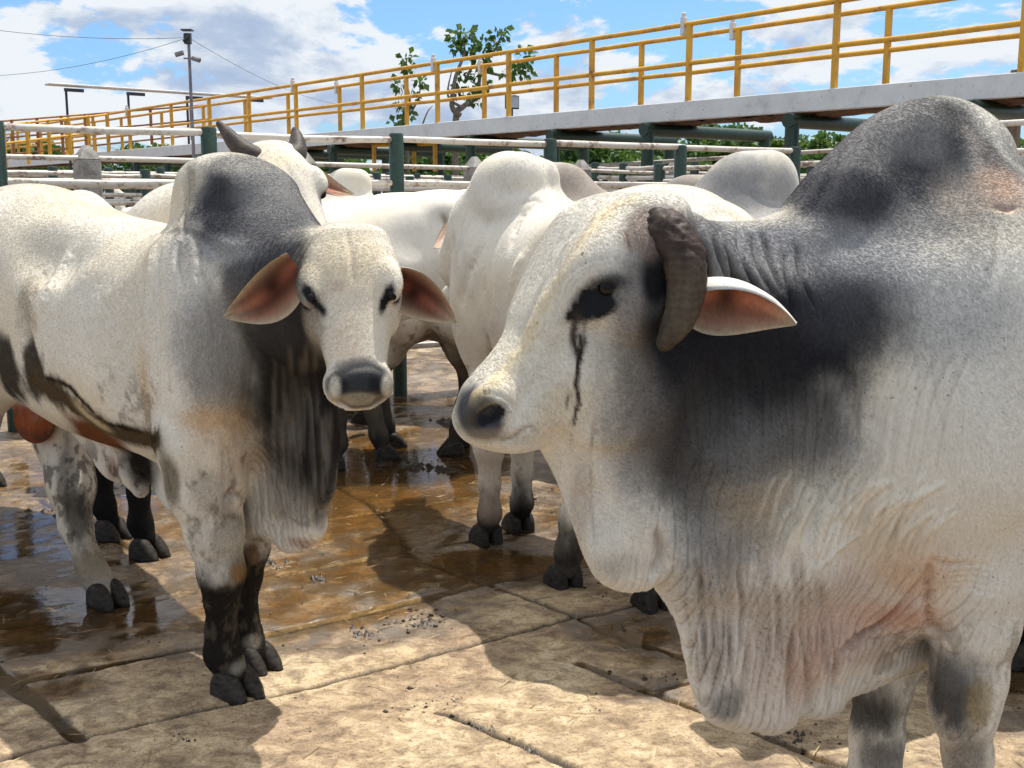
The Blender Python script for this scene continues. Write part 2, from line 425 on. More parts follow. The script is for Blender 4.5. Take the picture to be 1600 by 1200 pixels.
            dr = np.stack([(P[:, 0]-800)/FPX, CP + (600-P[:, 1])/FPX*SP, -SP + (600-P[:, 1])/FPX*CP], 1)
            A = s.loc(np.array([0, 0, CAMZ]) + dr*da[:, None])
            m = np.nonzero(((V > A.min(0) - 3*w) & (V < A.max(0) + 3*w)).all(1))[0]
            if not len(m): continue
            d = np.full(len(m), 9.); tt = np.zeros(len(m))
            for i in range(len(A) - 1):
                a, b = A[i], A[i+1]; ba = b - a; h = np.clip(((V[m]-a) @ ba)/(ba @ ba + 1e-12), 0, 1); e3 = V[m]-a-h[:, None]*ba; en = (e3*N[m]).sum(1); dd = np.sqrt(np.maximum((e3**2).sum(1) - .75*np.minimum(en, .03)**2, 0))
                q = dd < d; d[q] = dd[q]; tt[q] = (i + h[q])/(len(A)-1)
            if w > .012: d = np.maximum(d + w*1.1*(fbm(V[m]*np.array([55, 55, 30]), 4, 61, .65) - .5), 0)
            wt = np.exp(-(d/w)**2*1.6)*(np.sqrt(np.clip(np.sin(np.pi*np.clip(tt, .02, .98)), 0, 1)) if taper else 1)
            sd[m] = sd[m] - wt*depth
            if col is not None: sc.append((m, wt, col, k, gloss))
        rip = [f(V) for f in getattr(s, 'ripples', [])]
        for dsp, _, _ in rip: sd = sd + dsp
        # coat colours
        C = np.zeros((len(V), 4)); C[:, :3] = WHITE; big = fbm(V*5 + s.O, 4, 3)[:, None]
        C[:, :3] = C[:, :3]*(.90 + .2*big) ; tint = sstep(.45, .75, fbm(V*3.3 + 5 + s.O, 3, 9))[:, None]; C[:, :3] = C[:, :3]*(1-.35*tint) + np.array(CREAM)*.35*tint
        nc = {}
        def noise(q):
            if q not in nc: nc[q] = fbm(V*np.array([q, q, q*.55]) + s.O*3.1, 5, 21, .6) - .5
            return nc[q]
        for p in s.paints:
            if p[0] == 'm':
                _, z0, z1, col, k, q, thr, lim = p; gl = 0.; w = sstep(thr, thr + .09, fbm(V*np.array([q, q, q*.55])*1.5 + s.O*1.7, 5, 77, .66) + .35*(fbm(V*4.5 + s.O, 3, 55) - .5))*sstep(z0 - .04, z0 + .04, V[:, 2])*sstep(z1 + .08, z1 - .08, V[:, 2])
                if lim is not None: w = w*lim(V)
            elif p[0] == 'z':
                _, z0, z1, col, k, nz, q, lim, gl = p; w = sstep(z1, z0, V[:, 2] + noise(q)*nz*.8)
                if lim is not None: w = w*lim(V)
            else:
                _, c, r, col, k, soft, nz, q, gl = p
                if p[0] == 'p':
                    i = anchor(*c)
                    if i is None: continue
                    f = dp[i]/FPX; c = V[i]; e = (W - s.world(c)); right = e[:, 0]; up = e[:, 2]; fw = e[:, 1]
                    d = np.sqrt((right/(r[0]*f))**2 + (up/(r[1]*f))**2 + (fw/r[2])**2)
                else: d = np.sqrt((((V - c)/r)**2).sum(1))
                w = sstep(1 + soft, max(0, 1 - soft), d + noise(q)*nz*4)
            w = (w*k)[:, None]; C[:, :3] = C[:, :3]*(1-w) + np.array(col)*w; C[:, 3:] = C[:, 3:]*(1-w) + gl*w
        for m, wt, col, k, gl in sc:
            w = np.clip(wt*k, 0, 1)[:, None]; C[m, :3] = C[m, :3]*(1-w) + np.array(col)*w; C[m, 3:] = C[m, 3:]*(1-w) + gl*w
        sd = np.clip(sd, -.028, .03)
        for _, w, col in rip: w = w[:, None]; C[:, :3] = C[:, :3]*(1-w) + np.array(col)*w
        V = V + N*sd[:, None]
        Vs, Qs, Cs = [V], [Q], [C]; n = len(V)
        for v, q, c in s.extra: Vs.append(v); Qs.append(q + n); Cs.append(c); n += len(v)
        s.root = empty(s.name, tuple(s.O), math.atan2(s.H[1], s.H[0]))
        s.body = mesh_obj('body', np.concatenate(Vs), np.concatenate(Qs), M['coat'], s.root, np.concatenate(Cs))
        if getattr(s, 'furspec', None): s.fur(V, Q, C, *s.furspec)
        for f in s.kids: f()
        return s
    def fur(s, V, Q, C, n, length, width, lift=.25):
        N = vnormals(V, Q); g_ = np.random.default_rng(11)
        a = V[Q]; ar = .5*np.linalg.norm(np.cross(a[:, 2]-a[:, 0], a[:, 3]-a[:, 1]), axis=1); cm = s.loc(np.array([0, 0, CAMZ]))
        ce = a.mean(1); vd = cm - ce; vd /= np.linalg.norm(vd, axis=1, keepdims=True); face = (N[Q[:, 0]]*vd).sum(1)
        x, y, dp = project(s.world(ce)); ok = (face > -.35)*(x > -500)*(x < 2300)*(y < 1350)*(C[Q[:, 0], 3] < .12)*(dp > .3)
        p = ar*ok; p /= p.sum(); q = Q[g_.choice(len(Q), n, p=p)]; u, v = g_.uniform(size=(2, n, 1))
        bl = lambda A: (A[q[:, 0]]*(1-u)*(1-v) + A[q[:, 1]]*u*(1-v) + A[q[:, 2]]*u*v + A[q[:, 3]]*(1-u)*v)
        P, Nn, Cc = bl(V), bl(N), bl(C)[:, :3]; Nn /= np.linalg.norm(Nn, axis=1, keepdims=True)
        ang = (fbm(P*5, 3, 41) - .5)*1.7; flow = np.stack([-.75 + .0*ang, .9*np.sin(ang*1.3), -.75 + 1.0*ang], 1); flow += g_.normal(size=(n, 3))*.11
        T = flow - Nn*(flow*Nn).sum(1, keepdims=True); T /= np.maximum(np.linalg.norm(T, axis=1, keepdims=True), 1e-6)
        L = length*g_.uniform(.55, 1.35, (n, 1)); lf = lift*g_.uniform(.3, 1.6, (n, 1))
        pts = np.stack([P - Nn*.0002, P + T*L*.5 + Nn*(L*lf*.55 + .0003), P + T*L + Nn*(L*lf*.6 + .0002)], 1)
        lum = Cc.mean(1, keepdims=True); gr = np.clip(lum*(.62-lum)*11, 0, 1)
        Cc = np.clip(Cc*np.exp(g_.normal(size=(n, 1))*(.045 + .13*gr)), .004, .8)
        cu = bpy.data.hair_curves.new('coat_hair'); cu.add_curves([3]*n)
        cu.attributes['position'].data.foreach_set('vector', pts.astype(F32).ravel())
        ra = cu.attributes.get('radius') or cu.attributes.new('radius', 'FLOAT', 'POINT'); ra.data.foreach_set('value', (np.array([.5, .42, .08])*width*g_.uniform(.7, 1.3, (n, 1))).astype(F32).ravel())
        at_ = cu.attributes.new('coat', 'FLOAT_COLOR', 'CURVE'); at_.data.foreach_set('color', np.concatenate([Cc, np.ones((n, 1))], 1).astype(F32).ravel())
        cu.materials.append(M['hair']); link(bpy.data.objects.new('coat_hair', cu), s.root)
    def part(s, name, sdf, vox, mat, colfn=None, relaxit=1, parent=None, disp=None):
        V, Q = sdf.mesh(vox); V = relax(V, Q, relaxit)
        if disp is not None: V = V + vnormals(V, Q)*disp(V)[:, None]
        return mesh_obj(name, V, Q, mat, parent or s.root, None if colfn is None else colfn(V))
    def tubepart(s, name, pts, rad, colf, disp=None, vox=.006):
        q = Sdf(); P = crsp(pts, 6, False); Rr = np.interp(np.linspace(0, 1, len(P)), np.linspace(0, 1, len(rad)), rad); q.chain(P, Rr, .01)
        s.kids.append(lambda: s.part(name, q, vox, M['horn'], colf, 1, None, disp))
    def hoof(s, c, yaw=0.0, sc=1.0, mat='hoof', vox=.007):
        """two cleft claws and dew claws: c is the ground point under the fetlock, toes point along local yaw"""
        q = Sdf(); cy, sy = math.cos(yaw), math.sin(yaw)
        def g(x, y, z): return np.array([c[0] + (x*cy - y*sy)*sc, c[1] + (x*sy + y*cy)*sc, c[2] + z*sc])
        Mx = np.array([[cy, sy, 0], [-sy, cy, 0], [0, 0, 1.]])
        for sg in (-1, 1):
            o = np.array([c[0], c[2]])
            prof = np.array([(-.070, -.02), (.0, -.02), (.075, -.02), (.092, .004), (.075, .030), (.045, .066), (.015, .094), (-.03, .098), (-.062, .075), (-.076, .035)])*sc + o
            q.sheet(prof, [(*(o + np.array([x, z])*sc), t_*sc) for x, z, t_ in ((-.06, .02, .027), (0, .02, .034), (.05, .03, .031), (.085, .01, .018), (0, .09, .027))], .02, c[1] + sg*.036*sc, .005)
            q.ell(g(-.052, sg*.028, .125), np.array([.015, .013, .022])*sc, .012, Mx)
        q.ell(g(0, 0, -.1), (.3, .3, .098), .004, None, 's')
        s.kids.append(lambda: s.part('hoof', q, vox, M[mat]))
    def eye(s, c, r=.02): 
        q = Sdf(); q.ell(c, (r, r, r), .01); s.kids.append(lambda: s.part('eye', q, max(.004, r*.2), M['eye']))
    def eye_at(s, x, y, r=.02, sink=.012):
        def f():
            i = s.anchor(x, y); q = Sdf(); q.ell(s.V[i] - s.N[i]*sink, (r, r, r), .01); s.part('eye', q, max(.0035, r*.18), M['eye'])
        s.kids.append(f)
    def head(s, o, ax, up, L=.56, wide=1.0, k=.05):
        """wedge skull from the poll o along ax to the muzzle; returns a point function g(x, y, z)"""
        m = frame(ax, up); s.hm = m; f = L/.56; w = wide
        s.sdf.loft(o, m, np.array([(-.045, .05*w, -.01, .07), (-.02, .095*w, .03, .11), (.04, .122*w, .052, .15), (.12, .136*w, .066, .175), (.2, .128*w, .058, .185), (.27, .110*w, .046, .17), (.35, .090*w, .04, .14), (.43, .077*w, .032, .112), (.49, .080*w, .026, .098), (.535, .074*w, .01, .085), (.565, .045*w, -.015, .06)])*f, k, 2.35)
        def g(x, y, z): return o + (m[0]*x + m[1]*y*w + m[2]*z)*f
        for sg in (-1, 1):
            s.sdf.ell(g(.19, sg*.112, .035), np.array([.06, .03, .032])*f, .04, m)       # brow
            s.sdf.ell(g(.23, sg*.134, .0), np.array([.034, .028, .024])*f, .02, m, 's')      # eye socket
            s.sdf.ell(g(.20, sg*.095, -.10), np.array([.09, .03, .075])*f, .05, m)       # cheek
            s.sdf.ell(g(.49, sg*.057, -.012), np.array([.04, .034, .032])*f, .025, m)       # nostril wing
            s.sdf.ell(g(.555, sg*.05, -.028), np.array([.027, .022, .019])*f, .012, m, 's')  # nostril
        s.sdf.ell(g(.46, 0, -.115), np.array([.08, .055, .03])*f, .03, m)                 # chin
        return g

def std_bull(name, O, H, vox=.013, scale=1.0, hump=1.0,  head=None, feet=None, horn=None, grey=.3, sag=0.0, mud=.45, ears=True, tailside=0, hl=0.0):
    """A standing zebu bull: head = (poll, axis, up) in local metres, feet = local (s, l) of fore left, fore right, hind left, hind right."""
    b = Beast(name, O, H, vox); Z = b.sdf; k = scale
    def q(*p): return np.array(p)*k
    feet = feet or [(.06, .17), (.02, -.17), (-1.12, .18), (-1.2, -.18)]
    Z.loft((0, hl, 1.12*k), np.eye(3), np.array([(-1.42, .08, .18, .1), (-1.36, .2, .33, .22), (-1.2, .28, .44, .3), (-1.0, .31, .47, .34), (-.7, .34, .44, .40), (-.35, .35, .40, .42), (.0, .31, .42, .40), (.22, .22, .34, .34), (.36, .1, .2, .2)])*k, .08, 2.2)
    for sg in (-1, 1):
        Z.ell(q(-.98, sg*.2, 1.47), (.11, .09, .07), .1)
        Z.ell(q(-1.30, sg*.1, 1.38), (.1, .07, .09), .08)
        Z.ell(q(-.72, sg*.36, 1.36), (.13, .06, .13), .1, None, 's')
        Z.ell(q(.04, sg*.25, 1.1), (.19, .12, .34), .1)
    Z.ell(q(-.02, hl, 1.6), np.array([.2, .1, .17])*(.5 + .5*hump), .1); Z.ell(q(-.13, hl, 1.64), np.array([.1, .085, .12])*hump, .05); Z.ell(q(.14, hl, 1.48), (.22, .11, .15), .1)
    po, ax, up = head or (np.array([.78, 0, 1.5]), (.55, 0, -.8), (.8, 0, .55)); po = np.asarray(po, float)
    m = frame(ax, up); nb = po - m[2]*.1 + m[0]*.05
    Z.chain([q(.1, hl, 1.25), (q(.18, hl, 1.28) + nb)/2, nb], [.27, .2, .125], .12)
    Z.chain([q(.15, hl, 1.0), (q(.3, hl, 1.0) + nb)/2 - np.array([0, 0, .1]), nb - np.array([0, 0, .08])], [.2, .11, .09], .1)
    Z.chain([q(.0, hl, .78), q(.3, hl, .74), (q(.42, hl, .9) + nb*.0 + q(0, 0, .0)), nb + m[0]*.3 - np.array([0, 0, .12])], [.09, .05, .045, .05], .12)
    Z.ell(q(-.62, hl, .76), (.3, .07, .09), .1)
    for i, (s_, l_) in enumerate(feet):
        sg = 1 if i % 2 == 0 else -1
        if i < 2:
            Z.chain([q(.02, sg*.2, .95), (q(.0, sg*.18, .76)*.5 + .5*np.array([s_, l_, .76])), (s_, l_, .47), (s_, l_, .3), (s_, l_, .15), (s_ + .03, l_, .08)], [.14, .098, .066, .045, .05, .045], .04)
            Z.ell((s_ + .01, l_, .47), (.06, .058, .07), .03); b.hoof((s_ + .045, l_, 0), 0, 1.0, 'hoof', max(.009, vox*.8))
        else:
            Z.chain([q(-1.08, sg*.17, 1.15), q(-1.05, sg*.2, .88), (q(-1.1, sg*.19, .68)*.5 + .5*np.array([s_, l_, .68])), (s_ - .1, l_, .48), (s_ - .05, l_, .3), (s_ - .02, l_, .16), (s_, l_, .08)], [.25, .19, .11, .065, .047, .05, .045], .06)
            b.hoof((s_ + .03, l_, 0), 0, 1.0, 'hoof', max(.009, vox*.8))
    Z.chain([q(-1.36, hl, 1.42), q(-1.45, hl + tailside*.02, 1.3), q(-1.47, hl + tailside*.04, .8), q(-1.45, hl + tailside*.04, .5)], [.05, .032, .022, .04], .03)
    Z.ell(q(-1.12, 0, .74), (.09, .08, .13), .03)
    g = b.head(po, ax, up)
    for sg in (-1, 1):
        b.eye(g(.232, sg*.116, .002), .021); b.blob(g(.235, sg*.125, .0), (.05, .045, .035), BLACK, 1, .35, .1)
        if ears:
            e0 = g(.075, sg*.115, -.05); e1 = g(.15, sg*.36, -.11); b.ear(e0, e1, m[2]*1.0 - m[0]*.1 - np.array([0, 0, .25]), .07, -.01, (1.5, .6))
        if horn: b.tubepart('horn', [g(*(np.array(p)*np.array([1, sg, 1]))) for p in horn[0 if sg < 0 else -1]], horn[1], hornpaint, None, .008)
    b.blob(g(.57, 0, -.04), (.065, .085, .07), (.04, .04, .043), 1, .25, .1, 9, .4)
    for sg in (-1, 1): b.blob(g(.555, sg*.05, -.028), (.03, .024, .02), BLACK, 1, .4, .05)
    b.blob(q(.05, hl, 1.5), (.4, .3, .3), GREY, grey, .6, .3); b.blob(q(.35, hl, 1.2), (.3, .3, .4), GREY, grey*1.1, .6, .3); b.blob(q(.4, hl, 1.0), (.2, .3, .4), DARK, grey*.5, .6, .3)
    b.band(mud - .12, mud + .14, MUD, .9, .9, 7); b.band(.1, .3, BLACK, .7, .4)
    b.blob(q(-.6, 0, .85), (1.1, .6, .32), (.46, .43, .38), .45, .5, .4); b.mottle(.6, 1.5, (.44, .41, .36), 7, .56, .35); b.mottle(.1, mud + .1, (.12, .092, .068), 13, .56, .55); b.mottle(mud - .05, .95, (.10, .075, .05), 12, .6, .7, lambda V: (V[:, 2] < .95)*1.0)
    b.blob(q(-1.12, 0, .74), (.1, .09, .14), (.35, .12, .06), .8, .4, .1)
    b.blob(q(-.8, 0, .68), (.6, .3, .14), (.14, .1, .06), .7, .5, .5)
    b.g = g
    return b
def hornpaint(V):
    n = fbm(V*np.array([40, 40, 40]), 3, 8)[:, None]; return np.concatenate([np.array((.055, .043, .036))*(.4 + 1.2*n), np.zeros((len(V), 1))], 1)
# ---------------------------------------------------------------- the big grey-necked bull close to the camera
b = Beast('zebu_bull', (.948, 2.50), (-.906, -.423), .0052)
Z = b.sdf
RB = b
# trunk behind the hump
Z.loft((0, 0, 1.12), np.eye(3), [(-1.58, .10, .2, .15), (-1.5, .2, .33, .26), (-1.3, .29, .42, .32), (-1.0, .34, .44, .36), (-.6, .37, .40, .42), (-.25, .36, .40, .42), (.0, .30, .42, .38), (.14, .2, .36, .3)], .1)
body = [(1060, 335), (1085, 341), (1130, 346), (1185, 343), (1230, 327), (1258, 298), (1290, 260), (1330, 215), (1370, 180), (1420, 158), (1470, 150), (1512, 163), (1545, 196), (1570, 242), (1588, 290), (1590, 312), (1577, 322), (1600, 345), (1640, 380), (1650, 700), (1560, 860), (1450, 985),
        (1452, 1030), (1415, 1043), (1372, 1057), (1340, 1078), (1314, 1092), (1306, 1108), (1282, 1116), (1258, 1116), (1241, 1110), (1237, 1126), (1216, 1141), (1190, 1139), (1169, 1128), (1160, 1138), (1138, 1140), (1112, 1124), (1094, 1095), (1080, 1055), (1067, 1000), (1052, 960), (1030, 925), (1021, 908), (1005, 921), (970, 924), (936, 908), (915, 872), (897, 825), (872, 752), (850, 690), (875, 600), (960, 480), (1020, 380)]
Z.sheet(b.sz(body), b.T([(1470, 165, .07), (1380, 215, .07), (1450, 260, .13), (1575, 270, .06), (1560, 330, .22), (1150, 355, .075), (1250, 345, .1), (1150, 470, .17), (1050, 420, .12), (1300, 450, .2), (1450, 500, .33), (1560, 600, .36), (1400, 690, .33), (1600, 800, .33), (1350, 860, .25), (1440, 900, .2), (1250, 980, .11), (1150, 1100, .055), (1220, 1110, .05), (1290, 1085, .055), (1400, 1010, .09), (1080, 1000, .045), (900, 800, .03), (960, 900, .05), (1000, 760, .08), (880, 700, .06), (1000, 600, .13), (1100, 700, .17), (1100, 850, .12), (1200, 830, .2), (930, 620, .08)]), .075, 0, .06)
# dewlap folds
for pts, r in (([(1200, 900), (1205, 1000), (1202, 1110)], .045), ([(1130, 900), (1125, 1000), (1130, 1095)], .042), ([(1275, 960), (1275, 1030), (1278, 1085)], .042)):
    Z.chain([b.px(x, y, .028) for x, y in pts], [r*.9, r, r*.9], .05)
for cl in ([(1169, 1155), (1171, 1085), (1180, 1010)], [(1240, 1135), (1242, 1060), (1250, 985)], [(1312, 1110), (1313, 1055), (1332, 1005)]):
    Z.cone(b.px(*cl[0], .0), b.px(*cl[1], .0), .016, .004, .012, 's')
# shoulder and near fore leg
Z.ell(b.px(1490, 640, .2), (.2, .13, .3), .12)
Z.ell(b.px(1560, 480, .18), (.14, .14, .25), .12)
lp = [(1540, 800, .215), (1528, 890, .215), (1522, 970, .205), (1513, 1060, .2), (1505, 1105, .2), (1512, 1180, .2), (1512, 1300, .2)]
LP = [b.px(x, y, l) for x, y, l in lp]; fx, fy = LP[-1][0], LP[-1][1]
LP += [np.array([fx, fy, .16]), np.array([fx + .03, fy, .09])]
Z.chain(LP, [.12, .096, .085, .072, .062, .046, .042, .05, .045], .035)
Z.ell(LP[4], (.062, .058, .075), .03)
b.hoof((fx + .045, fy, 0), 0, 1.05)
# far fore leg
lp = [(1420, 900, -.17), (1400, 1000, -.17), (1378, 1075, -.17), (1370, 1150, -.17), (1366, 1220, -.17)]
LQ = [b.px(x, y, l) for x, y, l in lp]; fx, fy = LQ[-1][0], LQ[-1][1]
LQ += [np.array([fx, fy, .3]), np.array([fx, fy, .16]), np.array([fx + .03, fy, .09])]
Z.chain(LQ, [.115, .085, .066, .058, .05, .043, .05, .045], .035)
b.hoof((fx + .045, fy, 0), 0, 1.05)
# hind quarters (outside the frame)
for sg in (-1, 1):
    Z.chain([(-1.25, sg*.18, 1.2), (-1.2, sg*.2, .9), (-1.25, sg*.19, .68), (-1.38, sg*.18, .5), (-1.34, sg*.18, .3), (-1.31, sg*.18, .16), (-1.28, sg*.18, .09)], [.24, .17, .11, .066, .05, .05, .046], .06)
    b.hoof((-1.26, sg*.18, 0))
Z.ell((-.75, 0, .74), (.45, .16, .1), .12)
Z.chain([(-1.55, 0, 1.42), (-1.63, 0, 1.2), (-1.62, 0, .6)], [.05, .03, .022], .03)
Z.ell((-1.2, 0, .72), (.1, .09, .14), .03)
# head, carried straight ahead of the body
hp = [(1046, 326), (1030, 312), (1000, 303), (960, 300), (922, 310), (893, 332), (862, 380), (832, 435), (812, 480), (797, 520), (776, 552), (748, 582), (728, 606), (716, 636), (712, 662), (727, 688), (760, 702), (800, 707), (828, 699), (846, 682), (880, 690), (960, 680), (1030, 600), (1075, 480), (1075, 380)]
Z.sheet(b.sz(hp), b.T([(1000, 315, .09), (960, 330, .115), (900, 400, .12), (960, 420, .135), (925, 470, .135), (850, 480, .105), (880, 560, .1), (800, 560, .075), (760, 600, .07), (760, 640, .08), (740, 660, .07), (800, 680, .065), (850, 640, .075), (900, 620, .085), (950, 600, .10), (1000, 500, .135), (1050, 400, .12), (720, 640, .06)]), .05, 0, .05)
ax = unit(b.px(745, 650) - b.px(985, 330)); hm = frame(ax, np.cross(ax, (0, 1, 0)) if np.cross(ax, (0, 1, 0))[0] > 0 else -np.cross(ax, (0, 1, 0)))
Z.ell(b.px(935, 425, .115), (.075, .04, .05), .05, hm)       # brow
Z.ell(b.px(928, 468, .16), (.04, .035, .026), .03, hm, 's')   # eye socket
Z.ell(b.px(930, 474, .122), (.034, .024, .024), .02, hm)      # lids
Z.ell(b.px(960, 590, .08), (.12, .035, .09), .06, hm)         # cheek
Z.ell(b.px(765, 632, .062), (.045, .035, .035), .03, hm)      # nostril wing
Z.ell(b.px(764, 655, .098), (.03, .03, .018), .015, hm, 's')  # nostril
Z.ell(b.px(815, 665, .06), (.05, .028, .035), .03, hm)        # lip
Z.ell(b.px(1030, 350, .11), (.06, .06, .05), .05, hm)         # horn root
Z.ell(b.px(1000, 440, .145), (.05, .05, .09), .05)         # temple
e = b.px(936, 460, .126); b.eye_at(939, 456, .0205, .0105)
b.eye(e*np.array([1, -1, 1]), .021)
# horn: thick crusted base, curving down past the ear
horn = [b.px(1024, 354, .13), b.px(1043, 366, .17), b.px(1064, 395, .2), b.px(1073, 440, .215), b.px(1066, 485, .22), b.px(1051, 517, .22), b.px(1036, 539, .215)]
def horncol(V):
    u = sstep(1.44, 1.52, V[:, 2] + .05*(fbm(V*25, 3, 4)-.5))[:, None]
    n = fbm(V*np.array([60, 60, 14]), 4, 8)[:, None]; c = np.array((.062, .046, .028))*(.2 + 1.6*n) ; c = c*(1-u) + np.array((.035, .022, .017))*u*(.6 + 1.2*n)
    tp = sstep(1.22, 1.05, V[:, 2])[:, None]; c = c*(1 - .5*tp) + np.array((.16, .125, .075))*.5*tp
    return np.concatenate([c, np.zeros((len(V), 1))], 1)
b.tubepart('horn', horn, [.034, .037, .034, .031, .026, .018, .008], horncol, lambda V: .008*sstep(1.45, 1.5, V[:, 2])*(fbm(V*70, 5, 5, .7) - .5)*2.0 + .0004*np.sin(V[:, 2]*300 + 5*fbm(V*20, 3, 7)) + .004*(fbm(V*np.array([60, 60, 15]), 3, 6) - .5), .005)
b.tubepart('horn', [p*np.array([1, -1, 1]) + np.array([-.06, 0, -.08]) for p in horn], [.044, .042, .036, .032, .027, .019, .009], horncol, None, .007)
cam = b.loc(np.array([0, 0, CAMZ]))
eb = b.px(1082, 458, .16); et = b.px(1244, 507, .30)
b.ear(eb, et, unit(cam - eb)*.7 + np.array([0, 0, -.7]), .100, .012, (1.9, .8), 0, (.36, .13, .08))
b.ear(eb*np.array([1, -1, 1]), et*np.array([1, -1, 1]), np.array([.6, -.5, -.5]), .07, .012, (1.7, .75))
# ---- coat: charcoal neck and hump, pale body, tan and pink creases
B = b.blobpx
B(1410, 260, 215, 125, (.165, .158, .155), .95, .3, .16); B(1290, 300, 90, 60, (.13, .125, .125), .7, .6, .2)
B(1450, 470, 150, 95, (.36, .35, .335), .75, .6, .25); B(1230, 410, 190, 90, (.185, .182, .188), .95, .35, .16); B(1110, 385, 60, 70, (.17, .165, .165), .9, .4, .2); B(1330, 400, 80, 40, (.34, .335, .33), .6, .6, .3); B(1200, 365, 70, 20, (.27, .265, .27), .5, .7, .3)
B(1340, 300, 90, 36, (.045, .045, .052), .9, .5, .3, 12); B(1430, 275, 66, 32, (.05, .05, .055), .8, .6, .3, 12); B(1500, 180, 44, 40, (.08, .076, .076), .8, .7, .3); B(1485, 210, 16, 44, (.045, .045, .047), .7, .6, .3); B(1440, 195, 50, 30, (.25, .235, .22), .6, .7, .3); B(1555, 235, 24, 55, (.13, .118, .11), .8, .6, .3); B(1530, 240, 12, 60, (.32, .28, .24), .6, .6, .3)
B(1190, 640, 185, 190, (.10, .092, .086), .95, .35, .18); B(1200, 545, 205, 100, (.020, .020, .024), 1.0, .3, .16); B(1095, 590, 105, 120, (.020, .019, .022), 1.0, .3, .16); B(1150, 640, 150, 90, (.026, .024, .024), .95, .4, .18); B(1090, 700, 90, 100, (.045, .041, .039), .9, .4, .2); B(1310, 470, 80, 66, (.05, .05, .057), .85, .5, .25)
B(1140, 790, 80, 130, (.13, .122, .112), .85, .5, .24); B(1100, 900, 50, 80, (.26, .245, .225), .6, .6, .3); B(1240, 710, 90, 70, (.2, .185, .165), .5, .6, .3)
B(1560, 290, 38, 34, (.60, .40, .28), .6, .7, .2); B(1500, 300, 40, 40, (.50, .42, .34), .5, .6, .25)
B(1330, 800, 170, 60, (.66, .58, .44), .5, .7, .3); B(1400, 870, 90, 60, TAN, .42, .7, .2); B(1425, 905, 45, 45, (.55, .30, .15), .6, .7, .2); B(1310, 940, 50, 50, (.42, .31, .28), .5, .7, .3); B(1330, 1010, 110, 60, (.62, .47, .36), .5, .7, .3); B(1180, 1000, 90, 110, (.62, .56, .48), .5, .7, .3); B(1400, 975, 60, 32, (.55, .26, .17), .6, .7, .25); B(1300, 1010, 55, 45, PINK, .45, .7, .3); B(1265, 1060, 25, 60, (.5, .3, .2), .5, .7, .3); B(1200, 1060, 55, 80, (.56, .46, .38), .6, .7, .25); B(1390, 1020, 60, 30, (.45, .36, .29), .6, .6, .3)
B(1125, 1112, 32, 28, (.11, .10, .09), .7, .6, .4, 16); B(1110, 1040, 30, 60, (.36, .33, .29), .6, .6, .3); B(960, 890, 40, 26, (.3, .27, .22), .5, .6, .4, 16); B(900, 800, 14, 80, (.42, .34, .25), .5, .6, .3)
b.mottle(.25, .75, (.16, .125, .08), 20, .56, .45, lambda V: (V[:, 2] < .8)*(V[:, 0] < .22)*1.0); B(1490, 1100, 40, 55, (.035, .032, .03), .92, .4, .3, 12, .1); B(1490, 1050, 40, 30, (.16, .15, .14), .6, .6, .35); B(1530, 1110, 18, 40, (.30, .23, .12), .75, .5, .3); B(1505, 1190, 30, 40, (.12, .1, .08), .7, .6, .4)
b.blob(LQ[2] + np.array([.04, 0, -.03]), (.04, .1, .09), (.03, .027, .024), .9, .4, .3); b.blob(LQ[4], (.06, .08, .2), (.12, .1, .085), .7, .5, .6, 14)
B(850, 560, 110, 130, (.68, .60, .47), .45, .7, .3); B(950, 380, 60, 60, (.66, .59, .48), .4, .7, .3); B(1500, 780, 110, 160, (.68, .62, .52), .5, .7, .3); B(1012, 470, 45, 85, (.15, .135, .125), .85, .5, .25); B(1020, 560, 48, 75, (.02, .02, .023), 1, .4, .2); B(1032, 440, 24, 48, (.014, .013, .014), 1, .4, .2); B(975, 600, 40, 100, (.36, .32, .265), .6, .6, .3); B(1000, 690, 45, 90, (.18, .16, .14), .65, .6, .3)
b.stroke([(903, 478), (920, 452), (945, 438), (966, 442)], .011, -.008, (.03, .027, .026), .9); b.stroke([(912, 497), (940, 492), (962, 470)], .010, -.005, (.02, .02, .02), .9); b.stroke([(890, 497), (905, 488), (920, 478)], .014, .001, BLACK, 2.5, False, .15); b.stroke([(899, 491), (918, 478), (938, 462), (962, 443)], .020, 0, BLACK, 2.6, True, .15); b.stroke([(925, 482), (945, 478), (957, 462)], .018, 0, BLACK, 2.4, True, .15); B(950, 445, 24, 12, (.05, .046, .045), .8, .6, .2); B(975, 520, 14, 40, (.30, .27, .24), .5, .6, .3)
B(742, 656, 42, 48, (.026, .025, .028), 1., .25, .12, 12, .2, .4); B(762, 655, 22, 24, (.035, .035, .04), 1., .4, .12, 12, .2, .5); B(790, 690, 50, 14, (.50, .40, .26), .5, .5, .2); b.stroke([(748, 664), (762, 656), (778, 646), (786, 636)], .013, .004, BLACK, 2.2, True, .2); B(752, 685, 30, 14, (.12, .115, .11), .8, .5, .2, 12, .2, .4)
B(1022, 352, 36, 40, (.18, .12, .095), .8, .5, .35, 16); B(1055, 340, 24, 20, (.38, .27, .22), .6, .6, .3); B(880, 650, 40, 40, (.60, .48, .31), .55, .6, .25)
S = b.stroke
S([(985, 306), (945, 330), (905, 375), (870, 430), (845, 480), (822, 530), (795, 570), (760, 600), (738, 612)], .022, -.004, (.68, .54, .30), .55, False)
S([(900, 338), (870, 390), (840, 450), (818, 500), (806, 530)], .008, .005)
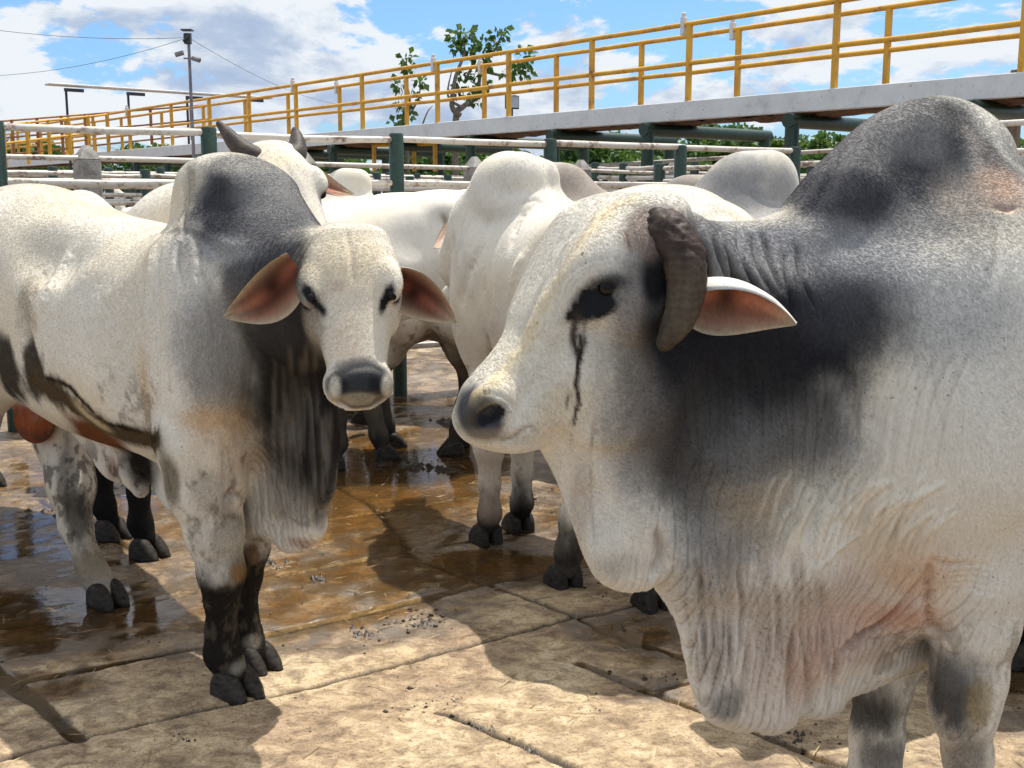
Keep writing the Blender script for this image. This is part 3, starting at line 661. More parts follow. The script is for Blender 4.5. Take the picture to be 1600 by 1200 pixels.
# crust, scratch, tear trail
S([(904, 490), (898, 520), (901, 560)], .009, .001, (.08, .06, .045), 1.0); S([(896, 500), (893, 540)], .006, 0, (.02, .015, .012), 1.2); S([(912, 500), (914, 545)], .006, 0, (.02, .015, .012), 1.1); S([(899, 500), (897, 530), (903, 565), (900, 600), (904, 625), (898, 650), (895, 668)], .0042, -.002, (.04, .024, .016), 2.0, True, .15); S([(905, 520), (909, 545), (903, 575)], .0045, -.002, (.022, .012, .008), 1.8, True, .15); S([(890, 610), (884, 640)], .004, 0, (.08, .05, .035), 1.0); S([(892, 670), (889, 740)], .004, .001, (.15, .11, .08), .7); S([(930, 655), (925, 700), (925, 780), (930, 850)], .005, .003, (.25, .2, .15), .7)
S([(975, 350), (985, 395)], .004, .002, (.22, .09, .06), .9)
# brow wrinkles
for dx in (0, 9, 18): S([(885 - dx, 492 - dx*.2), (893 - dx, 450 - dx*.5), (918 - dx*.4, 428 - dx*.9), (950, 422 - dx)], .006, .004)
S([(750, 612), (790, 620), (815, 645), (835, 668)], .006, .004); S([(845, 680), (828, 668), (790, 690), (740, 692)], .006, .006, (.2, .15, .1), .5)
# neck creases, their shade also darkened into the coat colour
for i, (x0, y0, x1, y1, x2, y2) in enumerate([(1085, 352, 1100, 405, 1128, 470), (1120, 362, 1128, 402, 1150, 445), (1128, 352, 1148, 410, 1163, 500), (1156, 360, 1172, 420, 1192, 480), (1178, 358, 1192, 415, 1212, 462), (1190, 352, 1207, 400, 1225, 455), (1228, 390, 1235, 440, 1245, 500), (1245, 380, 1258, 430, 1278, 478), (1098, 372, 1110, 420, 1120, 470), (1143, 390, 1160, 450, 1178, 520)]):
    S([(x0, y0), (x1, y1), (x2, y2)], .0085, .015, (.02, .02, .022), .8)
for i in range(16):
    x = 1075 + i*17 + rng.uniform(-5, 5); y = 560 + rng.uniform(-40, 60); S([(x, y), (x + 4, y + 60), (x + 2 + rng.uniform(-10, 10), y + 130 + rng.uniform(0, 40))], .009, .008)
# raised skin ripples on the brisket, caught light painted along their crests
for i in range(30):
    x = 1190 + i*8.5 + rng.uniform(-8, 8); y = 775 + rng.uniform(-35, 70); l = rng.uniform(45, 110); S([(x + l*.42, y - l*.3), (x + l*.2, y), (x + l*.06, y + l*.4), (x - l*.05, y + l*.8)], .0065, -.011*rng.uniform(.5, 1), (.72, .63, .5), .6)
for i in range(10):
    x = 1280 + i*16; y = 820 + rng.uniform(-30, 60); S([(x + 70, y - 40), (x + 30, y - 15), (x, y + 20)], .007, -.010, (.72, .62, .46), .5)
# hanging folds of the dewlap
for i in range(26):
    x = 1075 + i*9.3 + rng.uniform(-3, 3); y0 = 880 + rng.uniform(-30, 70) + max(0, 1130 - x)*.3; y1 = min(1125, y0 + rng.uniform(120, 220)); S([(x - 6, y0), (x, (y0+y1)/2), (x + rng.uniform(-4, 4), y1)], .0085, .013*rng.uniform(.5, 1), (.27, .2, .15), .5)
S([(1168, 1128), (1170, 1060), (1178, 1000)], .012, .02); S([(1239, 1112), (1240, 1040), (1250, 980)], .012, .02, (.35, .2, .13), .5); S([(1310, 1092), (1312, 1040), (1340, 1000), (1380, 985)], .013, .012, (.3, .18, .12), .5); S([(1022, 905), (1032, 870), (1028, 830)], .012, .022, (.3, .24, .2), .4)
for i in range(12):
    a = i/11; S([(1452 - a*8, 880 + a*100), (1420 - a*10, 930 + a*55), (1385 - a*30, 975 + a*18), (1340 - a*20, 1010 + a*10)], .008, .004, (.42, .2, .13), .14)
S([(1455, 985), (1400, 1000), (1350, 1010), (1320, 1050)], .012, .008, (.3, .16, .1), .4)
S([(1452, 880), (1452, 930), (1455, 985), (1458, 1030)], .014, .02, (.5, .3, .18), .4); S([(1455, 878), (1490, 884), (1520, 882)], .008, .008, (.5, .3, .16), .4)
for i in range(5): S([(1470, 890 + i*9), (1520, 886 + i*9), (1570, 890 + i*10)], .006, .003)
S([(1552, 316), (1572, 325), (1592, 320)], .010, .008, (.5, .3, .22), .5); S([(1562, 330), (1558, 400), (1545, 460)], .012, .006); S([(1290, 262), (1270, 300), (1250, 335)], .02, .006)
for i in range(9):
    x = 1260 + i*24 + rng.uniform(-6, 6); S([(x + 60, 560), (x + 35, 620), (x + 22, 680), (x + 8, 760)], .009, .008)
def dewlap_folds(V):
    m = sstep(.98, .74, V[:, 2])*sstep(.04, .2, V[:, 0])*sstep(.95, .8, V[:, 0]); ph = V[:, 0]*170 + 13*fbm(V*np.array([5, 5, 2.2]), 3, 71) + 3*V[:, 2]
    c = 1 - np.abs(np.sin(ph)); c = c**3*(.35 + 1.1*fbm(V*9, 3, 72)); return -.010*m*c, np.clip(.32*m*c, 0, .5), (.44, .27, .20)  # troughs get pinkish skin colour with crease shade painted in
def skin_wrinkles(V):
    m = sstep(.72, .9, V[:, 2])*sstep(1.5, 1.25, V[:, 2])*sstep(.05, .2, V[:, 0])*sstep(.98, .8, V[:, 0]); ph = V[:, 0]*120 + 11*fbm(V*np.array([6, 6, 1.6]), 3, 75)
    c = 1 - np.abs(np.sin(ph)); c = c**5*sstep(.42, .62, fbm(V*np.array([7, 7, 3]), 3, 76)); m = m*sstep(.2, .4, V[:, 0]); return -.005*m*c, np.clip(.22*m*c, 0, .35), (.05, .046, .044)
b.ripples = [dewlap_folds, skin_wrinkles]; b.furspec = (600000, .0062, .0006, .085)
b.build()
tag(b.root, 'large pale bull with a charcoal neck, downcurved horn and dark tear streak beside its eye', 'bull')
# ---------------------------------------------------------------- the bull on the left, walking in with its head turned to the camera
b = Beast('zebu_bull', (-.978, 3.807), (.788, -.616), .0075)
Z = b.sdf; LB = b
l0 = -.06
Z.loft((0, l0, 1.12), np.eye(3), [(-1.60, .05, .1, .1), (-1.52, .14, .28, .18), (-1.38, .24, .46, .26), (-1.2, .29, .52, .3), (-1.03, .31, .535, .31), (-.85, .33, .50, .34), (-.6, .345, .435, .385), (-.3, .345, .395, .40), (-.15, .33, .37, .41), (-.02, .30, .38, .42), (.2, .24, .40, .38), (.38, .14, .25, .25)], .06, 2.3)
Z.ell(b.px(66, 375, -.36), (.16, .075, .12), .12, None, 's')                     # hollow flank
Z.ell((-1.02, l0-.2, 1.50), (.10, .07, .06), .1); Z.ell((-1.02, l0+.2, 1.50), (.10, .07, .06), .1)
Z.ell((-1.47, l0-.1, 1.36), (.09, .07, .1), .08); Z.ell((-1.47, l0+.1, 1.36), (.09, .07, .1), .08)
# hump
hump = [(290, 362), (286, 330), (289, 292), (298, 262), (318, 245), (350, 238), (385, 243), (420, 263), (445, 292), (468, 340), (480, 390), (470, 430), (400, 440), (300, 420)]
Z.sheet(b.sz(hump, l0), b.T([(345, 250, .09), (295, 290, .085), (310, 380, .09), (400, 300, .13), (430, 400, .15), (370, 380, .16), (450, 320, .1)], l0), .075, l0, .03)
# neck and dewlap
Z.chain([(.10, l0, 1.28), b.pd(385, 430, 3.62), b.pd(470, 450, 3.36), b.pd(535, 430, 3.22)], [.25, .21, .165, .13], .1)
Z.chain([(.12, l0, 1.05), b.pd(410, 560, 3.62), b.pd(490, 500, 3.36), b.pd(540, 500, 3.2)], [.24, .19, .12, .09], .1)
dew = [(300, 420), (440, 400), (505, 450), (517, 520), (521, 580), (526, 650), (523, 720), (519, 770), (507, 798), (504, 833), (490, 853), (468, 864), (446, 862), (434, 848), (402, 844), (376, 815), (352, 770), (300, 700), (270, 560)]
Z.sheet(b.sz(dew, -.03), b.T([(330, 500, .26), (420, 480, .17), (500, 480, .08), (512, 650, .05), (440, 640, .13), (360, 640, .22), (450, 760, .07), (500, 760, .045), (470, 845, .045), (400, 800, .07), (330, 740, .14)], -.03), .07, -.03, .07)
# shoulder with its hard rear edge
Z.ell(b.px(310, 560, -.27), (.15, .11, .36), .06); Z.ell(b.px(285, 450, -.24), (.12, .09, .16), .07); Z.ell(b.px(300, 690, -.24), (.12, .1, .16), .05)
# fore legs
A = [(318, 690, -.24), (322, 760, -.235), (335, 830, -.225), (346, 895, -.215), (347, 935, -.212), (346, 985, -.21), (348, 1020, -.21)]
LP = [b.px(x, y, l) for x, y, l in A]; Z.chain(LP + [LP[-1] + np.array([.045, 0, -.06])], [.15, .118, .088, .068, .052, .046, .055, .05], .035); Z.ell(LP[3], (.066, .062, .07), .03)
FP = LP[-1]; b.hoof((FP[0] + .066, FP[1], 0), .0, .98)
A = [(370, 720, .02), (378, 790, .0), (388, 855, -.01), (384, 900, -.02), (380, 960, -.03), (384, 990, -.03)]
LP = [b.px(x, y, l) for x, y, l in A]; Z.chain(LP + [LP[-1] + np.array([.045, 0, -.06])], [.12, .088, .066, .05, .044, .05, .046], .035); Z.ell(LP[2], (.06, .056, .066), .03)
FP = LP[-1]; b.hoof((FP[0] + .062, FP[1], 0), .0, .92)
# hind legs: the far one steps forward, the near one is at the picture edge
A = [(60, 560, .12), (100, 680, .08), (112, 760, .04), (118, 820, .02), (140, 880, .014), (152, 905, .014)]
LP = [b.px(x, y, l) for x, y, l in A]; Z.chain([(-1.2, .12, 1.15)] + LP + [LP[-1] + np.array([.04, 0, -.05])], [.24, .17, .115, .088, .058, .048, .050, .046], .045)
FP = LP[-1]; b.hoof((FP[0] + .066, FP[1], 0), .0, .96)
Z.chain([(-1.22, -.22, 1.2), (-1.2, -.27, .95), (-1.3, -.26, .72), (-1.45, -.25, .52), (-1.41, -.25, .3), (-1.39, -.25, .16), (-1.36, -.25, .09)], [.25, .18, .11, .066, .05, .05, .046], .06); b.hoof((-1.34, -.25, 0), 0, 1.0)
Z.chain([(-1.56, l0, 1.46), (-1.66, l0, 1.25), (-1.66, l0, .6)], [.05, .03, .022], .03)
# sheath, navel flap, scrotum
fl = [(20, 560), (84, 633), (130, 680), (172, 745), (205, 752), (228, 735), (262, 792), (281, 795), (276, 740), (250, 690), (240, 600), (120, 540)]
Z.sheet(b.sz(fl, l0), [(0, 0, .05)] and b.T([(100, 620, .06), (190, 720, .045), (265, 770, .035), (200, 620, .12)], l0), .05, l0, .06)
Z.chain([b.px(205, 700, l0), b.px(212, 740, l0), b.px(220, 765, l0)], [.06, .05, .03], .03)
sc = b.px(55, 652, l0 - .02); Z.ell(sc, (.085, .075, .105), .02); Z.cone(sc, sc + np.array([-.02, 0, .15]), .05, .05, .04)
# head
po = b.pd(540, 366, 3.16); mz = b.pd(562, 622, 2.95); ax = mz - po
upw = b.loc(np.array([0, 0, 0.])) ; fwd = lambda v: np.array([v @ b.H, v @ b.Lv, v[2]])
up = fwd(np.array([.12, -1, .42])); LL = np.linalg.norm(ax)*1.03
g = b.head(po, ax, up, LL, 1.19)
m = b.hm
b.eye_at(491, 468, .016, .0125); b.eye_at(604, 468, .016, .0125)
b.ear(b.pd(464, 416, 3.08), b.pd(350, 496, 3.04), fwd(np.array([.25, -1, -.1])), .092, -.03, (1.3, .6), 0, (.20, .065, .036))
b.ear(b.pd(617, 436, 3.12), b.pd(713, 504, 3.10), fwd(np.array([.0, -1, -.2])), .086, .0, (1.35, .65), 0, (.17, .05, .03))
# ---- coat
B = b.blobpx
B(385, 310, 125, 105, (.165, .16, .157), .97, .3, .16); B(330, 322, 48, 52, (.036, .036, .043), .9, .5, .28, 12); B(355, 362, 55, 24, (.05, .05, .056), .75, .6, .4, 12); B(430, 350, 60, 40, (.085, .085, .09), .7, .6, .35, 12); B(292, 300, 12, 60, (.34, .31, .25), .85, .5, .25); B(365, 250, 60, 13, (.30, .28, .25), .6, .6, .3); B(410, 300, 40, 20, (.23, .22, .21), .5, .6, .4, 14)
B(400, 440, 105, 90, (.10, .098, .102), .97, .35, .16); B(350, 396, 60, 18, (.31, .305, .295), .75, .6, .35, 14); B(425, 480, 75, 85, (.028, .027, .030), .97, .5, .2); B(450, 400, 30, 26, (.09, .09, .094), .7, .5, .2)
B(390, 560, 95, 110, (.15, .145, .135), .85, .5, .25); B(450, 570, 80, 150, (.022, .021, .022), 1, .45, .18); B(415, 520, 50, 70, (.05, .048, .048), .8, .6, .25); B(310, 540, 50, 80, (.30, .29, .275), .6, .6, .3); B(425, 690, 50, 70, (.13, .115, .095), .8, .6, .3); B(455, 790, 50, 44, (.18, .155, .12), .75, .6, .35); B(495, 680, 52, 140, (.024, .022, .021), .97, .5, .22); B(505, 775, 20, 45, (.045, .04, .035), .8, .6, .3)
B(350, 680, 50, 40, (.52, .36, .2), .5, .7, .3); B(310, 665, 40, 16, (.48, .3, .14), .5, .7, .3); B(385, 730, 30, 30, (.45, .32, .22), .5, .7, .3); B(465, 855, 24, 10, (.35, .2, .15), .7, .6, .3)
B(285, 390, 16, 50, (.42, .39, .35), .5, .6, .4, 14); B(60, 370, 40, 30, (.45, .42, .36), .45, .7, .4); B(180, 520, 60, 100, (.62, .58, .5), .4, .6, .3); B(222, 620, 10, 60, (.5, .37, .22), .6, .6, .3); B(100, 300, 50, 16, (.6, .53, .40), .5, .7, .3)
B(130, 620, 80, 10, (.055, .04, .024), .0)
b.stroke([(50, 600), (90, 622), (130, 652), (170, 678), (215, 690), (240, 690)], .05, 0, (.075, .052, .028), 1.6, False); b.stroke([(62, 592), (100, 603), (130, 635), (160, 664), (200, 674), (240, 687)], .014, 0, (.026, .018, .010), 1.5, False); b.stroke([(108, 630), (140, 660), (168, 678)], .022, 0, (.46, .37, .23), 1.7, True)
B(40, 580, 26, 44, (.03, .021, .012), .95, .45, .7, 12); B(5, 590, 34, 60, (.022, .016, .01), .95, .45, .5, 12); B(75, 615, 24, 24, (.04, .028, .014), .9, .5, .6, 14); B(35, 490, 20, 40, (.3, .25, .18), .6, .6, .6, 14)
B(145, 690, 60, 50, (.15, .055, .022), 1, .4, .3); B(172, 735, 16, 18, (.26, .12, .07), .7, .6, .3); B(212, 735, 30, 50, (.016, .013, .011), 1, .4, .3); B(262, 760, 20, 44, (.17, .145, .10), .9, .4, .3); B(195, 690, 40, 14, (.1, .07, .035), .8, .5, .3)
b.blob(sc, (.1, .09, .12), (.30, .085, .035), 1, .2, .1); b.blob(sc - np.array([0, 0, .07]), (.08, .08, .05), (.14, .05, .03), .6, .6, .3)
legm = lambda V: (V[:, 0] > -.2)*1.0
b.band(.37, .5, (.014, .011, .009), 1, .4, 8, legm, .08); B(330, 780, 30, 50, (.30, .26, .21), .6, .7, .6, 16); B(350, 850, 40, 40, (.2, .17, .13), .55, .7, .7, 16); B(375, 900, 10, 14, (.22, .13, .05), .8, .5, .3); B(402, 875, 8, 14, (.22, .13, .05), .8, .5, .3); B(402, 1002, 12, 10, (.30, .27, .22), .7, .5, .2, 16)
hm_ = lambda V: (V[:, 0] < -.3)*1.0
b.mottle(.3, 1.05, (.07, .055, .04), 20, .60, .45, lambda V: (V[:, 2] < 1.1)*1.0*(V[:, 0] > -.2)); b.mottle(.08, .42, (.10, .08, .055), 22, .58, .5, legm); b.mottle(.15, .7, (.06, .05, .04), 20, .53, .7, lambda V: (V[:, 0] < -.3)*(V[:, 2] < .72)*1.0)
b.band(.14, .45, (.2, .16, .11), .7, .7, 9, hm_); B(125, 800, 16, 40, (.05, .045, .038), .8, .5, .5, 14); B(150, 880, 24, 20, (.25, .2, .13), .7, .6, .5, 14); B(100, 750, 10, 60, (.06, .05, .04), .6, .6, .6, 16)
B(540, 400, 60, 40, CREAM, .55, .7, .25); B(548, 520, 22, 40, (.62, .5, .36), .5, .7, .3); B(527, 440, 12, 10, (.5, .38, .29), .6, .7, .2); B(480, 520, 14, 50, (.5, .44, .35), .4, .7, .3)
for sg, x, y in ((-1, 490, 465), (1, 605, 465)): b.blob(g(.228, sg*.112, .004), (.03, .03, .018), BLACK, 1., .3, .12); 
b.stroke([(477, 447), (487, 463), (504, 489)], .0125, .002, BLACK, 4.0, True, .15); b.stroke([(612, 446), (606, 464), (598, 488)], .0125, .002, BLACK, 4.0, True, .15); b.stroke([(494, 478), (493, 496)], .006, 0, (.05, .04, .035), .9)
B(565, 600, 54, 38, (.016, .016, .018), 1., .15, .08, 9, .2, .35); B(562, 566, 34, 8, (.25, .24, .225), .4, .6, .3, 14); B(537, 596, 15, 14, BLACK, 1., .35, .05, 14, .1, .2); B(593, 594, 13, 14, BLACK, 1., .35, .05, 14, .1, .2); B(517, 615, 9, 18, (.56, .52, .43), .9, .5, .1); B(609, 610, 7, 18, (.56, .52, .43), .9, .5, .1)  # thin grey blob across the nose top paints its sky reflection
B(563, 632, 34, 9, (.36, .30, .2), .8, .5, .2)
B(455, 425, 12, 40, (.12, .11, .1), .7, .6, .3)
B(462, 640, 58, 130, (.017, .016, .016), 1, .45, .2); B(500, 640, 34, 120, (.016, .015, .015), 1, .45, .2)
S = b.stroke
for dx in range(9):
    x = 392 + dx*8; S([(x + 26, 366 + dx), (x + 4, 396 + dx*1.5), (x - 6, 436 + dx), (x - 5, 470)], .010, .014, (.03, .03, .034), .7)
S([(243, 385), (240, 450), (241, 540), (240, 620), (242, 690)], .018, .014); S([(232, 380), (228, 470), (226, 560)], .03, -.012)
S([(276, 372), (272, 405), (282, 440)], .012, .012); S([(296, 360), (308, 392), (312, 430), (330, 480), (338, 540)], .014, .011); S([(283, 258), (289, 275), (282, 330), (285, 372)], .013, .009); S([(300, 470), (296, 520), (297, 600)], .03, -.01)
S([(106, 390), (85, 425), (60, 470), (45, 500)], .05, -.020); S([(98, 385), (70, 430), (45, 470)], .045, .014); S([(118, 400), (95, 440), (75, 480)], .035, .007); S([(140, 405), (112, 450), (95, 490)], .035, -.006); S([(30, 470), (40, 540), (60, 600)], .03, .02)
for i in range(5): S([(150 + i*16, 420 + i*4), (125 + i*18, 500), (118 + i*20, 590)], .042, .006)
for i in range(26):
    x = 372 + i*5.6 + rng.uniform(-3, 3); y = 560 + rng.uniform(-30, 120); S([(x, y), (x + 4, y + 60), (x + 3 + rng.uniform(-6, 6), y + rng.uniform(110, 160))], .010, .010*rng.uniform(.6, 1.2), (.4, .36, .3), .3 if i > 8 else 0)
for i in range(12):
    x = 395 + i*9 + rng.uniform(-3, 3); S([(x - 4, 740 + rng.uniform(-20, 20)), (x, 790), (x + 2, 838)], .009, .008, (.2, .17, .13), .3)
for i in range(8): S([(300 + i*6, 640 + i*10), (335 + i*5, 660 + i*10), (360 + i*3, 700 + i*8), (366, 760)], .009, .005)
S([(430, 848), (433, 800), (428, 770)], .014, .02); S([(505, 800), (495, 806), (490, 830)], .012, .016); S([(352, 785), (362, 770), (385, 775), (392, 800)], .014, .02, (.3, .17, .12), .5)
for i in range(4): S([(350, 690 + i*6), (353, 730), (352, 775)], .008, .006)
S([(541, 355), (549, 400), (552, 440)], .01, .004, (.55, .45, .33), .4); S([(462, 372), (460, 410), (462, 450)], .01, .006)
for i in range(6): S([(452 + i*4, 385 + i*3), (447 + i*3, 400), (450 + i*2, 418)], .006, .006, (.08, .08, .08), .4)
S([(524, 590), (550, 575), (585, 572), (600, 585)], .012, .005); S([(530, 575), (560, 562), (590, 565)], .008, .004, (.4, .35, .28), .3)
# brand rings burned into the shoulder
S([(247, 580), (241, 600), (243, 630), (252, 642), (262, 625), (262, 590), (254, 578), (247, 580)], .004, .001, (.16, .15, .14), .8, False); S([(242, 605), (252, 612)], .004, 0, (.16, .15, .14), .7)
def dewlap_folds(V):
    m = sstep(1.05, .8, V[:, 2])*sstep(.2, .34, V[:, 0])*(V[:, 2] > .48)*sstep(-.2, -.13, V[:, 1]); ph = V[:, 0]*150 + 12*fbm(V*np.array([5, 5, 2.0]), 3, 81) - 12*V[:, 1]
    c = 1 - np.abs(np.sin(ph)); c = c**3*(.35 + 1.1*fbm(V*9, 3, 82)); return -.009*m*c, np.clip(.35*m*c, 0, .6), (.05, .04, .032)  # dark crease shade painted into the fold troughs
b.ripples = [dewlap_folds]; b.furspec = (340000, .007, .0008, .085)
b.build()
tag(b.root, 'pale hornless bull on the left facing the camera with drooping ears and a grey hump', 'bull')
# ---------------------------------------------------------------- the rest of the herd
def fwl(b, v): v = np.asarray(v, float); return np.array([v @ b.H, v @ b.Lv, v[2]])
def lframe(O, H):
    b = Beast('x', O, H, .02); return b
# horned bull looking over the left bull's back
O, H = (-2.05, 5.5), (.88, -.47); q = lframe(O, H)
po = q.pd(424, 234, 4.50); mz = q.pd(508, 396, 4.26); L = .56
b = std_bull('zebu_bull', O, H, .011, .93, .8, (po, mz - po, fwl(q, (.85, -1, .5))), [(*q.loc(ground(222, 868))[:2],), (*q.loc(ground(165, 838))[:2],), (-1.15, .2), (-1.1, -.17)], ([(.04, .075, .0), (.01, .115, .0), (-.045, .14, .0), (-.10, .155, .0), (-.145, .168, .0)], [.037, .036, .029, .018, .007], [(.04, .07, .0), (.02, .105, .0), (-.03, .13, .0), (-.075, .145, .0), (-.105, .15, .0)]), .1)
for x in (436, 446): b.stroke([(x, 238), (x + 20, 270), (x + 42, 310), (x + 56, 350)], .012, .006 if x < 440 else -.004)
b.stroke([(452, 292), (456, 305), (455, 318)], .02, 0, BLACK, .9); b.blobpx(440, 245, 30, 16, CREAM, .6, .7)
b.blobpx(470, 300, 50, 60, (.52, .48, .41), .6, .6); b.band(.62, .9, BLACK, .9, .5, 7, lambda V: (V[:, 2] < .95)*1.0)
b.furspec = (60000, .009, .0011, .11); b.build(); tag(b.root, 'pale bull with two short upright horns looking over the grey hump of the left bull', 'bull')
# white bull in the middle walking away to the left
O, H = (.10, 5.25), (-.45, .893)
b = std_bull('zebu_bull', O, H, .010, 1.04, .45, (np.array([.74, -.05, 1.44]), (.7, -.1, -.7), (.7, -.1, .7)), [(-.035, .246), (.075, .02), (-.70, .21), (-1.095, .03)], None, .0, mud=.2, ears=False)
b.ear(b.pd(728, 345, 5.75), b.pd(678, 388, 5.6), fwl(b, (-.35, -1, .1)), .075, .0, (1.2, .5), 0, (.50, .34, .29), WHITE, .006, 20, 12, False)
b.sdf.ell(b.pd(796, 292, 5.2), (.17, .155, .155), .03); b.sdf.chain([b.pd(792, 305, 5.22), b.pd(762, 350, 5.35), b.pd(735, 410, 5.5)], [.15, .16, .16], .08); b.sdf.ell(b.pd(812, 322, 5.15), (.2, .17, .10), .06); b.sdf.ell(b.pd(812, 280, 5.1), (.12, .12, .12), .03)
S = b.stroke
S([(815, 318), (835, 308), (860, 312), (885, 316)], .018, .012, (.3, .27, .24), .4); S([(818, 325), (800, 350), (792, 385)], .024, .022); S([(868, 330), (862, 370), (866, 410), (858, 450)], .025, .04, (.4, .38, .35), .3); S([(815, 395), (800, 430), (796, 480)], .035, -.025); S([(750, 380), (725, 430), (715, 480)], .028, .025); S([(752, 525), (758, 545), (770, 590)], .025, .03, (.25, .18, .14), .5)
b.blobpx(790, 270, 50, 40, (.60, .56, .49), .5, .6); b.blobpx(765, 800, 30, 40, (.30, .24, .19), .6, .6, .6, 14); b.blobpx(765, 850, 40, 24, MUD, .9, .4); b.blobpx(815, 840, 34, 26, BLACK, .95, .4); b.blobpx(770, 740, 18, 60, (.45, .33, .27), .5, .6); b.blobpx(895, 915, 40, 22, (.1, .085, .07), .8, .5)
b.furspec = (90000, .009, .0012, .11); b.build(); tag(b.root, 'clean white bull behind the horned head with a tall rounded hump walking away', 'bull')
# white bull whose rump shows between the two front heads
O, H = (-1.40, 6.75), (-.96, -.27)
b = std_bull('zebu_bull', O, H, .013, 1.04, .7, None, [(-.32, .2), (.0, -.17), (-1.08, .02), (-1.17, -.2)], None, .1, mud=.55, hl=0)
b.stroke([(688, 335), (700, 350), (712, 368)], .03, .03, (.15, .12, .1), .6); b.stroke([(630, 500), (622, 520), (630, 535)], .006, 0, (.08, .07, .06), .8); b.stroke([(636, 525), (650, 525), (652, 540), (640, 545), (636, 530)], .006, 0, (.08, .07, .06), .8); b.stroke([(655, 527), (650, 535), (652, 545), (662, 542), (660, 535)], .006, 0, (.08, .07, .06), .8)
b.band(.5, .8, (.05, .042, .036), .85, .8, 8)
b.build(); tag(b.root, 'white bull with muddy black hind legs, its rump between the two front heads', 'bull')
herd = [
 ((1.10, 5.45), (-.98, -.12), 1.02, 1.25, .75, 'bull with a leaning silvery grey hump rising behind the front bull\'s neck'),
 ((1.02, 6.7), (-.9, .4), .98, 1.0, .2, 'bull with a small brownish hump half hidden behind the leaning silvery hump'),
 ((.33, 7.3), (.95, .2), 1.03, 1.1, .6, 'bull with a brown-grey hump just right of the tall white hump'),
 ((-1.3, 8.9), (-.97, .2), 1.05, .8, .0, 'white bull with only its back showing behind the muddy-legged rump'),
 ((-2.2, 8.4), (-.9, .45), .98, .6, .05, 'white bull seen between the upright-horned head and the rump beside it'),
 ((1.80, 3.95), (-.906, -.423), 1.0, .95, .95, 'dark bull behind the right edge of the frame with a black hoof showing'),
 ((-4.0, 7.3), (.92, -.38), 1.0, .7, .3, 'bull at the far left showing only a black hoof under the left bull'),
]
far_src = None
for O, H, sc, hp, gr, lab in herd:
    b = std_bull('zebu_bull', O, H, .016, sc, hp, None, None, None, gr, mud=.5)
    if 'brown' in lab: b.blob((0, 0, 1.6), (.4, .3, .3), (.30, .24, .19), .7, .5)
    if 'silvery' in lab: b.blob((.1, 0, 1.62), (.2, .3, .14), (.16, .16, .165), .6, .7)
    if 'dark' in lab: b.blob((0, 0, 1.6), (.4, .3, .35), (.09, .085, .09), .8, .5); b.band(.75, 1.0, BLACK, .95, .5, 7)
    b.build(); tag(b.root, lab, 'bull')
    if 'only its back' in lab: far_src = b.root
# cattle held in the pens beyond the rails
for i, (px_, Y, rz) in enumerate([(250, 21, 2.6), (180, 25, .3), (690, 19.5, 2.9), (1110, 20.5, .2), (60, 24, 3.0), (1585, 15, 2.8), (300, 26, .1)]):
    r = far_src.copy(); COL.objects.link(r); p = at(px_, 310, Y); r.location = (p[0], p[1], 0); r.rotation_euler = (0, 0, rz)
    for ch in far_src.children: c = ch.copy(); COL.objects.link(c); c.parent = r
    r['label'] = 'white bull far back in the pens, partly hidden by the pipe rails'; r['group'] = 'cattle in the far pens'
# ---------------------------------------------------------------- wet concrete slab yard
JOINTS = [[(500, 742), (575, 784), (629, 862 - 22), (640, 866), (760, 913), (899, 969), (1060, 1027), (1130, 1052)], [(905, 1038), (924, 1045), (1019, 1084), (1140, 1132), (1262, 1181), (1400, 1230)], [(684, 1115), (770, 1150), (875, 1197), (960, 1240)], [(-20, 1035), (7, 1062), (60, 1100), (124, 1160)],
          [(380, 912), (460, 894), (629, 862), (737, 846), (800, 832)], [(-40, 1082), (30, 1066), (322, 1014), (600, 950), (760, 913), (900, 880), (960, 868)], [(100, 1168), (142, 1156), (487, 1077), (670, 1029), (899, 969), (1010, 946)], [(-20, 985), (150, 952), (300, 925)], [(-20, 1197), (142, 1156)], [(500, 812), (640, 790), (740, 775)], [(1019, 1084), (1180, 1040), (1300, 1000)], [(560, 700), (680, 692)], [(60, 780), (150, 830), (220, 862)]]
JW = [.010, .014, .012, .022, .011, .017, .009, .014, .008, .008, .012, .008, .012]
def g2(p): return ground(*p)[:2]
ucols = np.concatenate([-.56 - (np.linspace(1, 0, 26)[:-1])**1.8*2.2, np.linspace(-.56, .56, 520), .56 + (np.linspace(0, 1, 26)[1:])**1.8*2.2])
yr = np.concatenate([np.linspace(.05, 2.2, 14)[:-1], 2.2*np.exp(np.linspace(0, math.log(9.5/2.2), 620))[:-1], 9.5*np.exp(np.linspace(0, math.log(45/9.5), 110))[:-1], 45*np.exp(np.linspace(0, math.log(1500/45), 24))])
U, Yg = np.meshgrid(ucols, yr); Xg = U*(Yg + 1.2); GP = np.stack([Xg, Yg, np.zeros_like(Xg)], -1)
P2 = GP.reshape(-1, 3)
def gn(sc, oct=4, seed=0, st=1.0, ang=0.0):
    c, s_ = math.cos(ang), math.sin(ang); p = np.stack([(P2[:, 0]*c + P2[:, 1]*s_)*sc, (-P2[:, 0]*s_ + P2[:, 1]*c)*sc*st, np.zeros(len(P2))], 1); return fbm(p, oct, seed)
pud = np.full(len(P2), -.35); 
